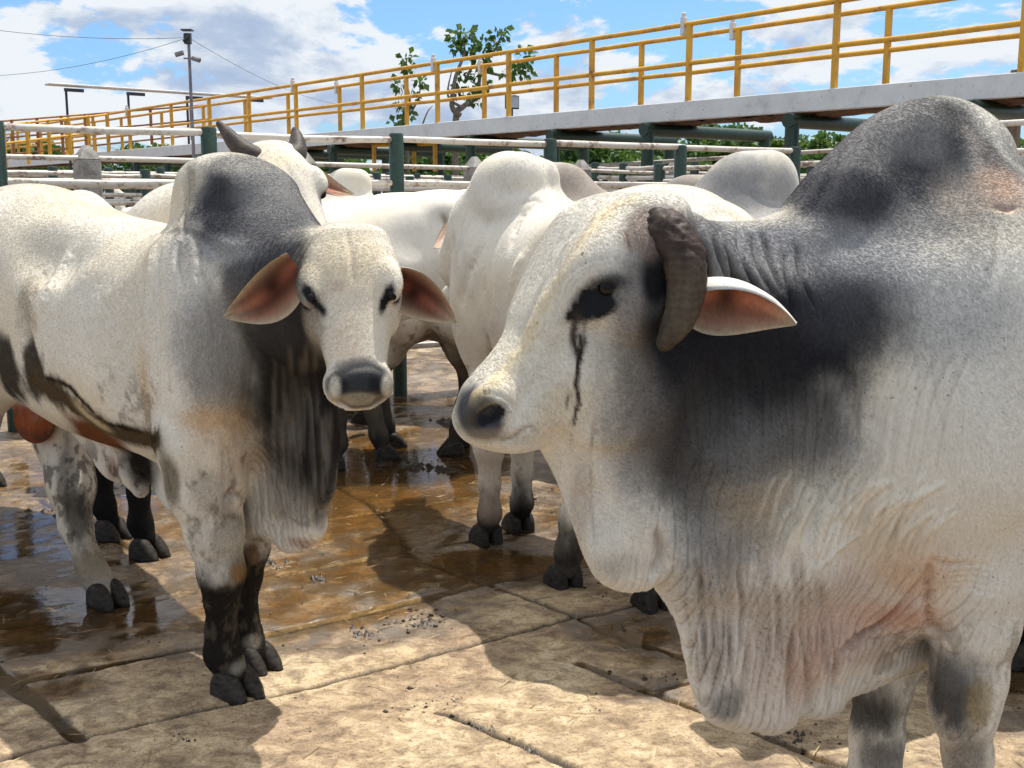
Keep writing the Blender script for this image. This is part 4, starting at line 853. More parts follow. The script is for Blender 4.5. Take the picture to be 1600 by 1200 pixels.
for x, y, rx, ry, k in [(60, 950, 330, 75, 1.05), (420, 955, 320, 60, 1.15), (620, 900, 220, 40, .75), (640, 745, 210, 110, 1.6), (780, 880, 150, 36, 1.2), (840, 800, 160, 70, .8), (990, 985, 110, 36, 1.15), (150, 830, 280, 100, 1.1), (700, 650, 300, 46, .8), (500, 900, 200, 60, .55), (180, 720, 200, 60, .7), (1180, 1000, 260, 60, .7), (1560, 1050, 140, 90, .6), (40, 1075, 130, 26, .5), (1000, 1080, 70, 26, .3)]:
    c = g2((x, y)); a = g2((x + rx, y)); bq = (g2((x, y - ry)) - g2((x, y + ry)))/2
    d = np.sqrt(((P2[:, 0]-c[0])/abs(a[0]-c[0]))**2 + ((P2[:, 1]-c[1])/abs(bq[1]))**2); pud = np.maximum(pud, -.35 + (k + .35)*sstep(1.35, .35, d))
pud = pud + .16*sstep(3.9, 5.0, P2[:, 1]); pud = np.where(P2[:, 1] > 8.5, np.maximum(pud, .15), pud)
h = .0055 - .0085*pud + .022*(gn(1.9, 4, 3) - .5) + .017*(gn(7, 4, 5, 2.0, .8) - .5) + .007*(gn(24, 3, 7) - .5)*(P2[:, 1] < 12)
JD = np.zeros(len(P2))
near = np.nonzero((P2[:, 1] < 9) & (np.abs(P2[:, 0]) < 5))[0]
jn = fbm(P2[near]*14, 3, 31)
for pts, w in zip(JOINTS, JW):
    A = np.array([g2(p) for p in pts]); d = np.full(len(near), 9.)
    for i in range(len(A)-1):
        a, bb = A[i], A[i+1]; ba = bb - a; t = np.clip(((P2[near][:, :2]-a) @ ba)/(ba @ ba), 0, 1); d = np.minimum(d, np.linalg.norm(P2[near][:, :2]-a-t[:, None]*ba, axis=1))
    wv = w*(.85 + .5*jn); jd = sstep(1.5, .7, d/wv); JD[near] = np.maximum(JD[near], jd)
    h[near] += .004*np.exp(-((d-2.2*w)/(w*1.2))**2)*(jn-.4)
h = h - .013*JD
h = np.where(P2[:, 1] > 14, np.minimum(h, -.0) - .004*sstep(14, 20, P2[:, 1]), h)
P2[:, 2] = h
wet = sstep(.017, .0, h)*sstep(-.32, .05, pud)
nx, ny = len(ucols), len(yr); I = np.arange(nx*ny).reshape(ny, nx); GF = np.stack([I[:-1, :-1], I[:-1, 1:], I[1:, 1:], I[1:, :-1]], -1).reshape(-1, 4)
lm = sstep(-.45, -1.1, P2[:, 0] + .35*(gn(1.3, 3, 14) - .5))*sstep(3.7, 4.5, P2[:, 1])*sstep(9, 7, P2[:, 1])
wet = np.maximum(wet, .8*lm)
gc = np.stack([wet, np.maximum(sstep(-.3, .35, pud + .6*(gn(1.1, 3, 12) - .5)), lm), JD, np.ones(len(P2))], 1)
t = NT('wet_concrete'); a = t.n('ShaderNodeAttribute', attribute_name='coat'); sep = t.n('ShaderNodeSeparateColor', {0: (a, 0)}); W_, ST, JJ = (sep, 0), (sep, 1), (sep, 2)
co = t.coords('Object'); rot = t.n('ShaderNodeMapping', {'Vector': (t.n('ShaderNodeTexCoord'), 'Object'), 'Rotation': (0, 0, .75), 'Scale': (1, 1.45, 1)})
n1 = t.noise(co, 2.2, 6, .62, .4); n2 = t.noise(rot, 11, 6, .68, .8); n3 = t.noise(co, 42, 6, .75, 1.2); n4 = t.noise(rot, 26, 4, .7, 1.5)
dry = t.ramp((n2, 0), [(.30, (.20, .145, .085)), (.44, (.40, .305, .185)), (.56, (.60, .48, .30)), (.72, (.70, .59, .42))])
stain = t.ramp((n1, 0), [(.38, (.52, .43, .40)), (.52, (.86, .80, .74)), (.68, (1.0, 1.0, 1.0))]); c = t.mix(.8, dry, stain, 'MULTIPLY')
fleck = t.ramp((t.noise(rot, 95, 4, .75, .8), 0), [(.36, (.30, .24, .18)), (.47, (1, 1, 1)), (.58, (1.0, 1.0, 1.0)), (.68, (1.4, 1.32, 1.2))]); c = t.mix(.9, c, fleck, 'MULTIPLY')
blot = t.ramp((t.noise(co, 5.5, 6, .7, .6), 0), [(.40, (.34, .29, .27)), (.52, (1, 1, 1))]); c = t.mix(t.math('MULTIPLY_ADD', ST, .4), c, blot, 'MULTIPLY')
muck = t.ramp(t.math('ADD', t.math('MULTIPLY', (n4, 0), .6), t.math('MULTIPLY', (n3, 0), .4)), [(.50, (0, 0, 0)), (.62, (1, 1, 1))])
c = t.mix(t.math('MULTIPLY', muck, t.math('ADD', t.math('MULTIPLY', ST, .55), .22)), c, (.085, .06, .042))
sl = t.ramp((t.noise(co, 3.4, 6, .72, .8), 0), [(.45, (0, 0, 0)), (.53, (1, 1, 1))]); c = t.mix(t.math('MULTIPLY', t.math('MULTIPLY', sl, ST), .85), c, (.06, .05, .043)); c = t.mix(t.math('MULTIPLY', ST, .35), c, (.36, .30, .245)); speck = t.ramp((n3, 0), [(.34, (.35, .3, .25)), (.42, (1, 1, 1))]); c = t.mix(.7, c, speck, 'MULTIPLY')
c = t.mix(t.math('MULTIPLY', W_, .62), c, t.mix(1.0, c, (.60, .50, .38), 'MULTIPLY')); c = t.mix(t.math('MULTIPLY', JJ, .95), c, (.022, .016, .011))
hb = t.math('ADD', t.math('MULTIPLY', (n3, 0), .5), t.math('ADD', t.math('MULTIPLY', (n4, 0), .5), t.math('MULTIPLY', (n2, 0), .12))); bp = t.n('ShaderNodeBump', {'Strength': .8, 'Distance': .007, 'Height': hb})
wn = t.math('MULTIPLY', W_, t.ramp((n2, 0), [(.35, (1, 1, 1)), (.7, (.55, .55, .55))])); rg = t.n('ShaderNodeMapRange', {'Value': t.math('MAXIMUM', wn, t.math('MULTIPLY', ST, .45)), 'From Min': 0., 'From Max': 1., 'To Min': .78, 'To Max': .07})
M['ground'] = t.out(t.bsdf(c, rg, bp, Specular_IOR_Level=.6))
g = mesh_obj('ground', P2, GF, M['ground'], None, gc); tag(g, kind='structure')
# standing water: a level sheet that lies wherever the slabs dip below it, thinning out towards its edges
t = NT('brown_water'); co = t.coords('Object'); wv = t.noise(co, 14, 4, .6, .3); bp = t.n('ShaderNodeBump', {'Strength': .12, 'Distance': .01, 'Height': (wv, 0)})
a = t.n('ShaderNodeAttribute', attribute_name='coat'); dpt = t.n('ShaderNodeSeparateColor', {0: (a, 0)})
fr = t.n('ShaderNodeFresnel', {'IOR': 1.55, 'Normal': bp}); tc = t.mix((dpt, 0), (.97, .94, .88), (.80, .63, .36)); tr = t.n('ShaderNodeBsdfTransparent', {'Color': tc}); df = t.n('ShaderNodeBsdfDiffuse', {'Color': (.20, .125, .05, 1)}); gl = t.n('ShaderNodeBsdfGlossy', {'Color': (1, 1, 1, 1), 'Roughness': .045, 'Normal': bp})
body_ = t.n('ShaderNodeMixShader', {0: t.math('MULTIPLY', (dpt, 0), .16), 1: tr, 2: df}); fr2 = t.math('MULTIPLY', fr, t.n('ShaderNodeMapRange', {'Value': (dpt, 0), 'From Min': 0., 'From Max': .18, 'To Min': .1, 'To Max': 1.})); M['water'] = t.out(t.n('ShaderNodeMixShader', {0: fr2, 1: body_, 2: gl}))
keep = (h < .004) & (P2[:, 1] < 13.5) & (P2[:, 1] > 1.2) & (np.abs(P2[:, 0]) < 9); kf = keep[GF].any(1); used = np.unique(GF[kf]); rem = np.full(len(P2), -1); rem[used] = np.arange(len(used)); WV = P2[used].copy(); WV[:, 2] = 0.0
wd_ = sstep(.0, .011, -h[used])
wo = mesh_obj('puddle_water', WV, rem[GF[kf]], M['water'], None, np.stack([wd_, wd_, wd_, np.ones(len(used))], 1)); tag(wo, kind='structure')
# clods of dung and straw trodden over the slabs
V = []; Fq = []; ico = [(0, 0, 1), (.9, 0, .3), (.28, .85, .3), (-.72, .53, .3), (-.72, -.53, .3), (.28, -.85, .3), (0, 0, -.4)]; icf = [(0, 1, 2), (0, 2, 3), (0, 3, 4), (0, 4, 5), (0, 5, 1), (6, 2, 1), (6, 3, 2), (6, 4, 3), (6, 5, 4), (6, 1, 5)]
def clod(x, y, r):
    n = len(V); a = rng.uniform(0, 6.3); V.extend([(x + r*(p[0]*math.cos(a)-p[1]*math.sin(a))*rng.uniform(.7, 1.3), y + r*(p[0]*math.sin(a)+p[1]*math.cos(a))*rng.uniform(.7, 1.3), .004 + r*p[2]*rng.uniform(.4, .9)) for p in ico]); Fq.extend([tuple(i + n for i in f) for f in icf])
for px_, py_, n_, sp in [(700, 1095, 30, .08), (640, 1090, 12, .05), (910, 1120, 14, .12), (820, 1170, 24, .16), (690, 1120, 30, .07), (660, 970, 40, .07), (560, 730, 60, .25), (680, 722, 60, .2), (840, 770, 30, .12), (600, 1140, 20, .25), (1100, 1160, 40, .2), (430, 1150, 20, .25), (1270, 1170, 26, .1), (300, 1100, 30, .3), (930, 940, 30, .15)]:
    c = g2((px_, py_))
    for _ in range(n_): clod(c[0] + rng.normal()*sp, c[1] + rng.normal()*sp, abs(rng.normal())*.005 + .0025)
for _ in range(1500):
    y = rng.uniform(2.4, 7); clod(rng.uniform(-.5, .5)*y, y, abs(rng.normal())*.003 + .0015)
o = mesh_obj('dung_clods', V, Fq, simple_material('dung', (.02, .014, .01), (.06, .042, .03), 40, .5, .5)); tag(o, kind='stuff')

V = []; Fq = []
for _ in range(1100):
    y = 2.3 + 5.5*rng.uniform()**1.3; x = rng.uniform(-.55, .55)*(y + .4); a = rng.normal()*.9 + .8; l = rng.uniform(.008, .04); w = rng.uniform(.0007, .0018); n = len(V); d_ = np.array([math.cos(a), math.sin(a), 0]); e_ = np.array([-d_[1], d_[0], 0]); p = np.array([x, y, rng.uniform(.006, .014)])
    V += [p - d_*l - e_*w, p + d_*l - e_*w + np.array([0, 0, .003]), p + d_*l + e_*w + np.array([0, 0, .003]), p - d_*l + e_*w, p + np.array([0, 0, .004])]; Fq += [(n, n+1, n+4), (n+1, n+2, n+4), (n+2, n+3, n+4), (n+3, n, n+4)]
o = mesh_obj('straw_bits', V, Fq, simple_material('straw', (.14, .09, .045), (.46, .35, .19), 9, .7, .1)); tag(o, kind='stuff')
V = []; Fq = []
for px_, py_, r_ in [(420, 880, .05), (640, 975, .06), (500, 905, .04), (705, 1098, .035), (915, 1120, .05), (820, 1172, .07), (1045, 1060, .05), (560, 990, .05), (285, 1160, .04), (930, 935, .05), (650, 730, .12), (690, 735, .1), (600, 722, .1), (820, 775, .07), (835, 690, .08), (170, 760, .1), (90, 800, .1), (760, 1140, .03), (1240, 1150, .05), (330, 940, .05), (700, 660, .12)]:
    c = g2((px_, py_))
    for k_ in range(14):
        cx, cy = c[0] + rng.normal()*r_*.7, c[1] + rng.normal()*r_*.5; rr = r_*rng.uniform(.12, .4); n = len(V); m_ = 11; ph = rng.uniform(0, 6.28)
        V.append((cx, cy, .012 + rr*.25)); V += [(cx + rr*rng.uniform(.6, 1.2)*math.cos(ph + 6.283*q/m_), cy + rr*rng.uniform(.5, 1.0)*math.sin(ph + 6.283*q/m_), -.004) for q in range(m_)]; Fq += [(n, n+1+q, n+1+(q+1) % m_) for q in range(m_)]
o = mesh_obj('trodden_dung', V, Fq, simple_material('wet_dung', (.014, .010, .007), (.05, .035, .022), 60, .3, .8, dist=.006)); tag(o, kind='stuff')
# ---------------------------------------------------------------- pipe fences
M['pipe'] = simple_material('white_pipe_paint', (.20, .15, .11), (.62, .57, .49), 5, .5, .25, (1, 1, 5), detail=8)
t = NT('white_pipe_paint'); co = t.coords('Object'); n = t.noise(co, 5, 7, .68); n2 = t.noise(co, 28, 5, .7); geo = t.n('ShaderNodeNewGeometry'); 
f = t.math('ADD', t.math('MULTIPLY', (n, 0), .6), t.math('MULTIPLY', (n2, 0), .4)); c = t.ramp(f, [(.36, (.11, .055, .035)), (.43, (.30, .23, .18)), (.47, (.54, .49, .42)), (.7, (.66, .62, .55))]); M['pipe'] = t.out(t.bsdf(c, .45, t.n('ShaderNodeBump', {'Strength': .3, 'Distance': .004, 'Height': f})))
t = NT('green_paint'); co = t.coords('Object'); n = t.noise(co, 9, 7, .7); n2 = t.noise(co, 45, 4, .7); f = t.math('ADD', t.math('MULTIPLY', (n, 0), .5), t.math('MULTIPLY', (n2, 0), .5))
c = t.ramp(f, [(.32, (.035, .022, .015)), (.40, (.010, .024, .013)), (.55, (.014, .040, .021)), (.66, (.038, .075, .045)), (.74, (.25, .22, .17))]); M['green'] = t.out(t.bsdf(c, .4, t.n('ShaderNodeBump', {'Strength': .3, 'Distance': .004, 'Height': f})))
M['oldconc'] = simple_material('weathered_concrete', (.16, .145, .125), (.42, .40, .36), 9, .85, .6, detail=8, dist=.01)
M['wood'] = simple_material('old_wood', (.07, .045, .03), (.24, .17, .12), 14, .8, .5, (1, 1, .2))
def pole(m, p, z0, z1, r, n=14, dome=.25):
    m.tube([(p[0], p[1], z0), (p[0], p[1], z1 - r*.3), (p[0], p[1], z1 - r*.05), (p[0], p[1], z1)], [r, r, r*.85, r*.45], n)
def fence(label, p0, p1, ts, zs, rr, pr, ztop, mat='green', sq=False, cut=None):
    """rails between consecutive posts: p0, p1 ground ends, ts post fractions, zs rail heights (start, end)"""
    p0, p1 = np.array(p0, float)[:2], np.array(p1, float)[:2]; root = empty('pipe_fence', (*p0, 0)); d = p1 - p0; ang = math.atan2(d[1], d[0])
    O = np.array([*p0, 0])
    for tt in ts:
        m = MB(); q = d*tt
        if sq:
            Mx = np.array([[math.cos(ang), math.sin(ang), 0], [-math.sin(ang), math.cos(ang), 0], [0, 0, 1.]]); w = pr
            m.box((*q, ztop/2 - .06), (w, w, ztop - .12), Mx, .012)
            n = len(m.V); m.add([np.array([*q, 0]) + Mx.T @ np.array([x*w/2*.98, y*w/2*.98, ztop - .12]) for x, y in ((-1, -1), (1, -1), (1, 1), (-1, 1))] + [np.array([*q, 0]) + Mx.T @ np.array([x*w*.12, y*w*.12, ztop]) for x, y in ((-1, -1), (1, -1), (1, 1), (-1, 1))], [(0, 1, 5, 4), (1, 2, 6, 5), (2, 3, 7, 6), (3, 0, 4, 7), (4, 5, 6, 7)])
            m.build('post', M['oldconc'], root)
        else:
            pole(m, q, -.3, ztop + rng.uniform(-.015, .02), pr); m.build('post', M[mat], root, True, True)
    for z0, z1 in zs:
        for i in range(len(ts) - 1):
            m = MB(); a, c = ts[i], ts[i+1]; ex = .012/np.linalg.norm(d)
            za, zb = z0 + (z1-z0)*a + rng.uniform(-.008, .008), z0 + (z1-z0)*c + rng.uniform(-.008, .008)
            pa, pb = np.array([*(d*a), za]), np.array([*(d*c), zb]); mid = (pa + pb)/2 + np.array([0, 0, rng.uniform(-.012, .004)])
            m.tube([pa, pa*.5 + mid*.5 + np.array([0, 0, .001]), mid, mid*.5 + pb*.5, pb], rr*rng.uniform(.93, 1.05), 12); m.build('rail', M['pipe'], root, True, True)
    tag(root, label, 'fence', 'pipe fences of the stockyard'); return root
def fl(u, c=16.56, v=1.7): y = c/(v-u); return np.array([u*y, y])
us = [-.62, -.446, -.262, -.1, .033, .146, .245]; P0, P1 = fl(us[0]), fl(us[-1]); ts = [float(np.linalg.norm(fl(u)-P0)/np.linalg.norm(P1-P0)) for u in us]
fence('nearest white pipe rail fence on round green posts right behind the herd', P0, P1, ts, [(2.07, 2.06), (1.71, 1.72), (1.44, 1.44), (1.1, 1.1), (.75, .75), (.4, .4)], .027, .058, 2.10)
def A2(px, Y): return at(px, 310, Y)[:2]
fence('pipe fence strung between square pointed concrete posts, second row back', A2(-320, 8.7), A2(1190, 16.2), [0, .19, .375, .56, .70, .84, 1], [(1.95, 1.92), (1.72, 1.68), (1.35, 1.35), (1.0, 1.0), (.6, .6)], .024, .19, 2.06, sq=True)
fence('pipe fence on thin green posts, third row back on the left', A2(-260, 10.6), A2(700, 15.5), [0, .16, .33, .415, .5, .68, .84, 1], [(1.86, 1.83), (1.64, 1.62), (1.42, 1.4), (1.15, 1.15), (.8, .8), (.45, .45)], .023, .055, 1.93)
fence('pipe fence on dark green posts in the pens behind the third row', A2(-300, 14), A2(980, 21), [0, .14, .28, .36, .46, .6, .8, 1], [(1.95, 1.9), (1.66, 1.62), (1.42, 1.4), (1.1, 1.1), (.7, .7)], .026, .06, 2.0)
fence('distant pipe fence across the pens below the white walkway', A2(-260, 19), A2(1250, 27), [0, .1, .2, .3, .4, .5, .6, .7, .8, .9, 1], [(2.0, 2.0), (1.65, 1.65), (1.3, 1.3), (.95, .95), (.5, .5)], .03, .065, 2.05)
fence('pipe fence running away to the right under the green portal frames', A2(1030, 13.6), A2(1760, 10.2), [0, .3, .5, .75, 1], [(1.95, 1.98), (1.79, 1.8), (1.42, 1.44), (1.1, 1.1), (.7, .7)], .028, .065, 2.02)
fence('farthest pale rails in front of the tree line on the right', A2(840, 20), A2(1320, 17), [0, .25, .5, .75, 1], [(2.1, 2.3), (1.85, 1.95), (1.55, 1.6), (1.2, 1.2)], .032, .06, 2.1)
fence('high pipe rails beside the right bull\'s hump at the right edge', A2(1535, 11.4), A2(1900, 10.2), [0, .5, 1], [(2.32, 2.34), (2.05, 2.06), (1.95, 1.9), (1.6, 1.6)], .03, .07, 2.4)
for lab, a_, c_, zz, rr_, pr_ in (
 ('row of thin worn rails seen through the fence just behind the pointed posts', A2(-300, 9.6), A2(1000, 15.4), (1.78, 1.56, 1.24, .95, .5), .020, .05),
 ('row of thin worn rails crossing the middle pens on the left', A2(-280, 12.4), A2(860, 18.5), (1.92, 1.75, 1.58, 1.3, 1.0, .6), .023, .055),
 ('row of pale rails deep in the pens in front of the distant fence', A2(-260, 16.4), A2(1200, 24), (2.0, 1.8, 1.6, 1.35, 1.05, .6), .026, .06),
 ('low run of worn rails between the leaning silvery hump and the green portal posts', A2(880, 15.2), A2(1330, 12.6), (1.98, 1.86, 1.74, 1.62, 1.45, 1.1), .026, .055),
 ('row of faint rails farthest back below the walkway', A2(-200, 23), A2(1240, 31), (2.1, 1.85, 1.6, 1.3, .8), .034, .07)):
    fence(lab, a_, c_, [0, .13, .24, .37, .5, .62, .75, .88, 1], [(z_, z_ - .02) for z_ in zz], rr_, pr_, max(zz) + .06)
# wooden gate frame leaning by the tall green post
m = empty('wooden_gate', (*A2(1035, 15.0), 0))
for nm, a, c_ in (('post', (-.0, 0, 0), (0, 0, 1.75)), ('post', (1.75, .1, 0), (1.75, .1, 1.85)), ('brace', (.05, .02, 1.7), (1.1, .08, .9)), ('plank', (0, .05, 1.72), (1.75, .12, 1.78))):
    q = MB(); q.tube([a, tuple((np.array(a)+np.array(c_))/2), c_], .05, 6); q.build(nm, M['wood'], m)
tag(m, 'weathered brown wooden gate frame with a slanting brace beyond the nearest fence', 'gate')
# ---------------------------------------------------------------- raised inspection walkway
W0 = ground(1600, 112, 3.0)[:2]; WD = unit(ground(470, 210, 3.0)[:2] - W0); WN = np.array([WD[1], -WD[0]])
def wk(tq, off=0.0): p = W0 + WD*tq + WN*off; return p
t = NT('walkway_white'); co = t.coords('Object'); n = t.noise(co, 3.2, 8, .7); n2 = t.noise(co, 22, 5, .75); c = t.ramp((n, 0), [(.28, (.48, .47, .45)), (.42, (.62, .615, .60)), (.7, (.70, .70, .69))]); sp = t.ramp((n2, 0), [(.33, (.10, .09, .07)), (.37, (1, 1, 1))]); c = t.mix(.85, c, sp, 'MULTIPLY'); M['walk'] = t.out(t.bsdf(c, .75, t.n('ShaderNodeBump', {'Strength': .4, 'Distance': .01, 'Height': (n2, 0)})))
t = NT('yellow_paint'); co = t.coords('Object'); n = t.noise(co, 4, 6, .65); n2 = t.noise(co, 40, 4, .7); c = t.ramp(t.math('ADD', t.math('MULTIPLY', (n, 0), .7), t.math('MULTIPLY', (n2, 0), .3)), [(.32, (.20, .075, .018)), (.44, (.60, .30, .02)), (.7, (.78, .44, .03))]); M['yellow'] = t.out(t.bsdf(c, .42, t.n('ShaderNodeBump', {'Strength': .2, 'Distance': .003, 'Height': (n2, 0)})))
t = NT('rusty_orange_paint'); co = t.coords('Object'); n = t.noise(co, 4, 6, .65); c = t.ramp((n, 0), [(.35, (.16, .05, .02)), (.6, (.42, .17, .035))]); M['orange'] = t.out(t.bsdf(c, .45))
M['underside'] = simple_material('flaking_underside', (.02, .015, .012), (.20, .09, .05), 9, .85, .9, detail=8, dist=.02)
wa = math.atan2(WD[1], WD[0]); WM = np.array([[WD[0], WD[1], 0], [WN[0], WN[1], 0], [0, 0, 1.]])
root = empty('raised_walkway', (*W0, 0)); base = np.array([*W0, 0])
def L3(tq, off, z): return np.array([*(WD*tq + WN*off), z])
m = MB(); m.box(L3(20, .06, 2.865), (58, .12, .27), WM, .008); m.build('edge_beam', M['walk'], root)
m = MB(); m.box(L3(20, 1.0, 2.865), (58, .12, .27), WM, .008); m.build('edge_beam', M['walk'], root)
# deck with ragged underside
nx_, ny_ = 420, 8; V = []; Fq = []
for i in range(nx_ + 1):
    for j in range(ny_ + 1):
        x = -9 + 58*i/nx_; y = .12 + .82*j/ny_; z = 2.76 - .10*max(0, vnoise(np.array([[x*2.1, y*4, 2.]]), 3)[0] - .35) - .05*vnoise(np.array([[x*9, y*9, 0.]]), 4)[0]; V.append(L3(x, y, z))
for i in range(nx_):
    for j in range(ny_): a = i*(ny_+1) + j; Fq.append((a, a+1, a+ny_+2, a+ny_+1))
n = len(V); V += [L3(-9, .12, 2.95), L3(49, .12, 2.95), L3(49, .94, 2.95), L3(-9, .94, 2.95)]; Fq.append((n, n+1, n+2, n+3)); mesh_obj('deck', V, Fq, M['underside'], root, None, False)
tag(root, 'long raised walkway with a scuffed white concrete edge crossing behind the pens', 'walkway')
def solve(px, off):
    lo, hi = -12., 80.
    for _ in range(50):
        mid = (lo+hi)/2; x = project(np.array([*wk(mid, off), 3.0]))[0]
        if x > px: lo = mid
        else: hi = mid
    return round(float(lo), 3)
for i, tq in enumerate([solve(p_, -.02) for p_ in (2600, 1950, 1530, 1240, 1013, 866, 735, 618, 520, 440, 372, 312, 260, 212)]):
    r = empty('portal_frame', (*wk(tq, -.02), 0))
    def pp(tq2, off, z): return np.array([*(WD*tq2 + WN*off), z])
    ln = 2.8
    m = MB(); m.tube([pp(0, 0, -.2), pp(0, 0, 2.60)], .095, 16); m.tube([pp(0, 0, 2.60), pp(0, .0, 2.70)], [.095, .07], 16); m.build('post', M['green'], r, True, True)
    m = MB(); m.tube([pp(0, ln, -.2), pp(0, ln, 2.60)], .095, 16); m.build('post', M['green'], r, True, True)
    m = MB(); m.tube([pp(0, -.1, 2.62), pp(0, ln*.33, 2.62), pp(0, ln*.66, 2.62), pp(0, ln + .1, 2.62)], .098, 16); m.build('crossbeam', M['green'], r, True, True)
    tag(r, 'round green pipe portal frame holding up the white raised walkway', 'portal frame', 'green portal frames under the walkway')
def railing(off, ts_, label, mat, zt=4.07, boxes=()):
    r = empty('railing', (*wk(0, off), 0)); z0 = 3.0
    for tq in ts_:
        m = MB(); Mx = WM; m.box(np.array([*(WD*tq), (z0 + zt)/2 - .02]), (.075, .075, zt - z0 + .0), Mx, .008); m.build('post', M[mat], r)
        if tq in boxes: m = MB(); m.box(np.array([*(WD*(tq + .12)), zt - .02]), (.07, .09, .26), Mx, .01); m.box(np.array([*(WD*(tq + .12)), zt + .14]), (.05, .06, .06), Mx, .01); m.build('junction_box', M['walk'], r)
    for z in (zt, zt - .55):
        for a, c_ in zip(ts_[:-1], ts_[1:]):
            m = MB(); m.tube([np.array([*(WD*a), z]), np.array([*(WD*(a+c_)/2), z + rng.uniform(-.01, .005)]), np.array([*(WD*c_), z])], .036, 10); m.build('rail', M[mat], r, True, True)
    tag(r, label, 'railing'); return r
fpx = [1980, 1596, 1303, 1075, 924, 795, 684, 567, 464, 391, 329, 270, 204, 148, 105, 66, 30, 0, -30, -60]
ft_ = [solve(p_, .06) for p_ in fpx]
railing(.06, ft_, 'yellow tube railing along the near edge of the raised walkway', 'yellow', 4.09, (ft_[3], ft_[6], ft_[8], ft_[12]))
bt_ = [solve(p_, 1.0) for p_ in (2150, 1700, 1383, 1151, 1001, 869, 757, 636, 532, 452, 385, 320, 255, 192, 150, 114, 80, 48, 20, -10, -40)]
railing(1.0, bt_, 'second yellow tube railing on the far edge of the raised walkway', 'yellow', 4.09, (bt_[3], bt_[6], bt_[8]))
# lower ramp railing at the far left
def straight_rail(name, a, c_, n_, h_, label, cat, mat='orange', nr=3, r_=.03, pr_=.035):
    a, c_ = np.asarray(a, float), np.asarray(c_, float); r = empty(name, tuple(a)); d = c_ - a
    for i in range(n_): m = MB(); q = d*i/(n_-1); m.tube([q, q + np.array([0, 0, h_])], pr_, 8); m.build('post', M[mat], r, True, True)
    for k in range(nr): m = MB(); z = h_ - .02 - k*h_*.42; m.tube([np.array([0, 0, z]), d/2 + np.array([0, 0, z]), d + np.array([0, 0, z])], r_, 8); m.build('rail', M[mat], r, True, True)
    tag(r, label, cat); return r
straight_rail('railing', at(-60, 258, 33), at(330, 216, 40), 12, 1.15, 'rusty orange railing of a ramp far behind on the left', 'railing', 'orange', 3, .028, .05)
straight_rail('railing', at(585, 268, 24), at(680, 268, 22.6), 4, .55, 'small bright yellow railing low between the green portal frames', 'railing', 'yellow', 1, .035, .045)
straight_rail('railing', at(10, 262, 30), at(170, 238, 34), 6, 1.1, 'short yellow stair railing at the left end of the walkway', 'railing', 'yellow', 2, .03, .05)
# floodlight fixed to the railing
p = at(800, 170, 21.5); r = empty('floodlight', tuple(p)); M['dark'] = simple_material('dark_metal', (.02, .02, .022), (.06, .06, .065), 20, .4, .1); M['lens'] = simple_material('grey_glass', (.35, .4, .45), (.5, .55, .6), 5, .2, .0)
m = MB(); m.box((0, 0, .12), (.27, .07, .25), np.array([[.9, .43, 0], [-.43, .9, 0], [0, 0, 1]]), .01); m.build('housing', M['dark'], r); m = MB(); m.box((.02, -.045, .12), (.22, .02, .2), np.array([[.9, .43, 0], [-.43, .9, 0], [0, 0, 1]])); m.build('lens', M['lens'], r); m = MB(); m.box((0, .02, -.08), (.04, .04, .2)); m.build('bracket', M['dark'], r)
tag(r, 'square floodlight clamped to the walkway railing in front of the tree', 'floodlight')
# pole with box and cameras, cables
p = at(303, 250, 27.0); p[2] = 0; r = empty('camera_pole', tuple(p)); zt = at(298, 62, 27)[2]; sx = at(298, 62, 27)[0] - p[0]; M['galv'] = simple_material('grey_steel', (.12, .11, .12), (.26, .24, .25), 8, .5, .1)
m = MB(); m.tube([(0, 0, 0), (0, 0, zt*.5), (0, 0, zt - .1)], [.045, .04, .034], 10); m.build('mast', M['galv'], r, True, True)
m = MB(); m.box((-.02, 0, zt + .02), (.16, .15, .24), None, .02); m.box((-.02, 0, zt + .21), (.25, .22, .03)); m.tube([(-.1, -.12, zt - .05), (.1, -.13, zt + .12)], .02, 6); m.build('control_box', M['dark'], r)
for sx_ in (-1, 1): m = MB(); m.tube([(0, 0, zt - .42), (sx_*.12, -.05, zt - .42)], .02, 6); m.tube([(sx_*.1, -.1, zt - .36 - sx_*.06), (sx_*.28, -.16, zt - .42 - sx_*.06)], .055, 8); m.build('camera', M['galv'], r, True, True)
tag(r, 'tall steel mast with a dark box and two small cameras on top', 'pole')
def wire(a, c_, sag, label):
    P = [a*(1-q) + c_*q - np.array([0, 0, sag*4*q*(1-q)]) for q in np.linspace(0, 1, 20)]; m = MB(); m.tube([x - a for x in P], .0055, 5); o = m.build('cable', M['dark'], None, True); o.location = a; tag(o, label, 'cable', 'cables tied to the camera mast')
top = p + np.array([0, 0, zt + .05]); wire(top, at(-200, 12, 27), .25, 'thin dark cable running up left from the camera mast'); wire(top, at(-200, 106, 33), .5, 'thin dark cable sagging down left from the camera mast'); wire(top, at(560, 165, 50), .4, 'thin dark cable running down right from the camera mast')
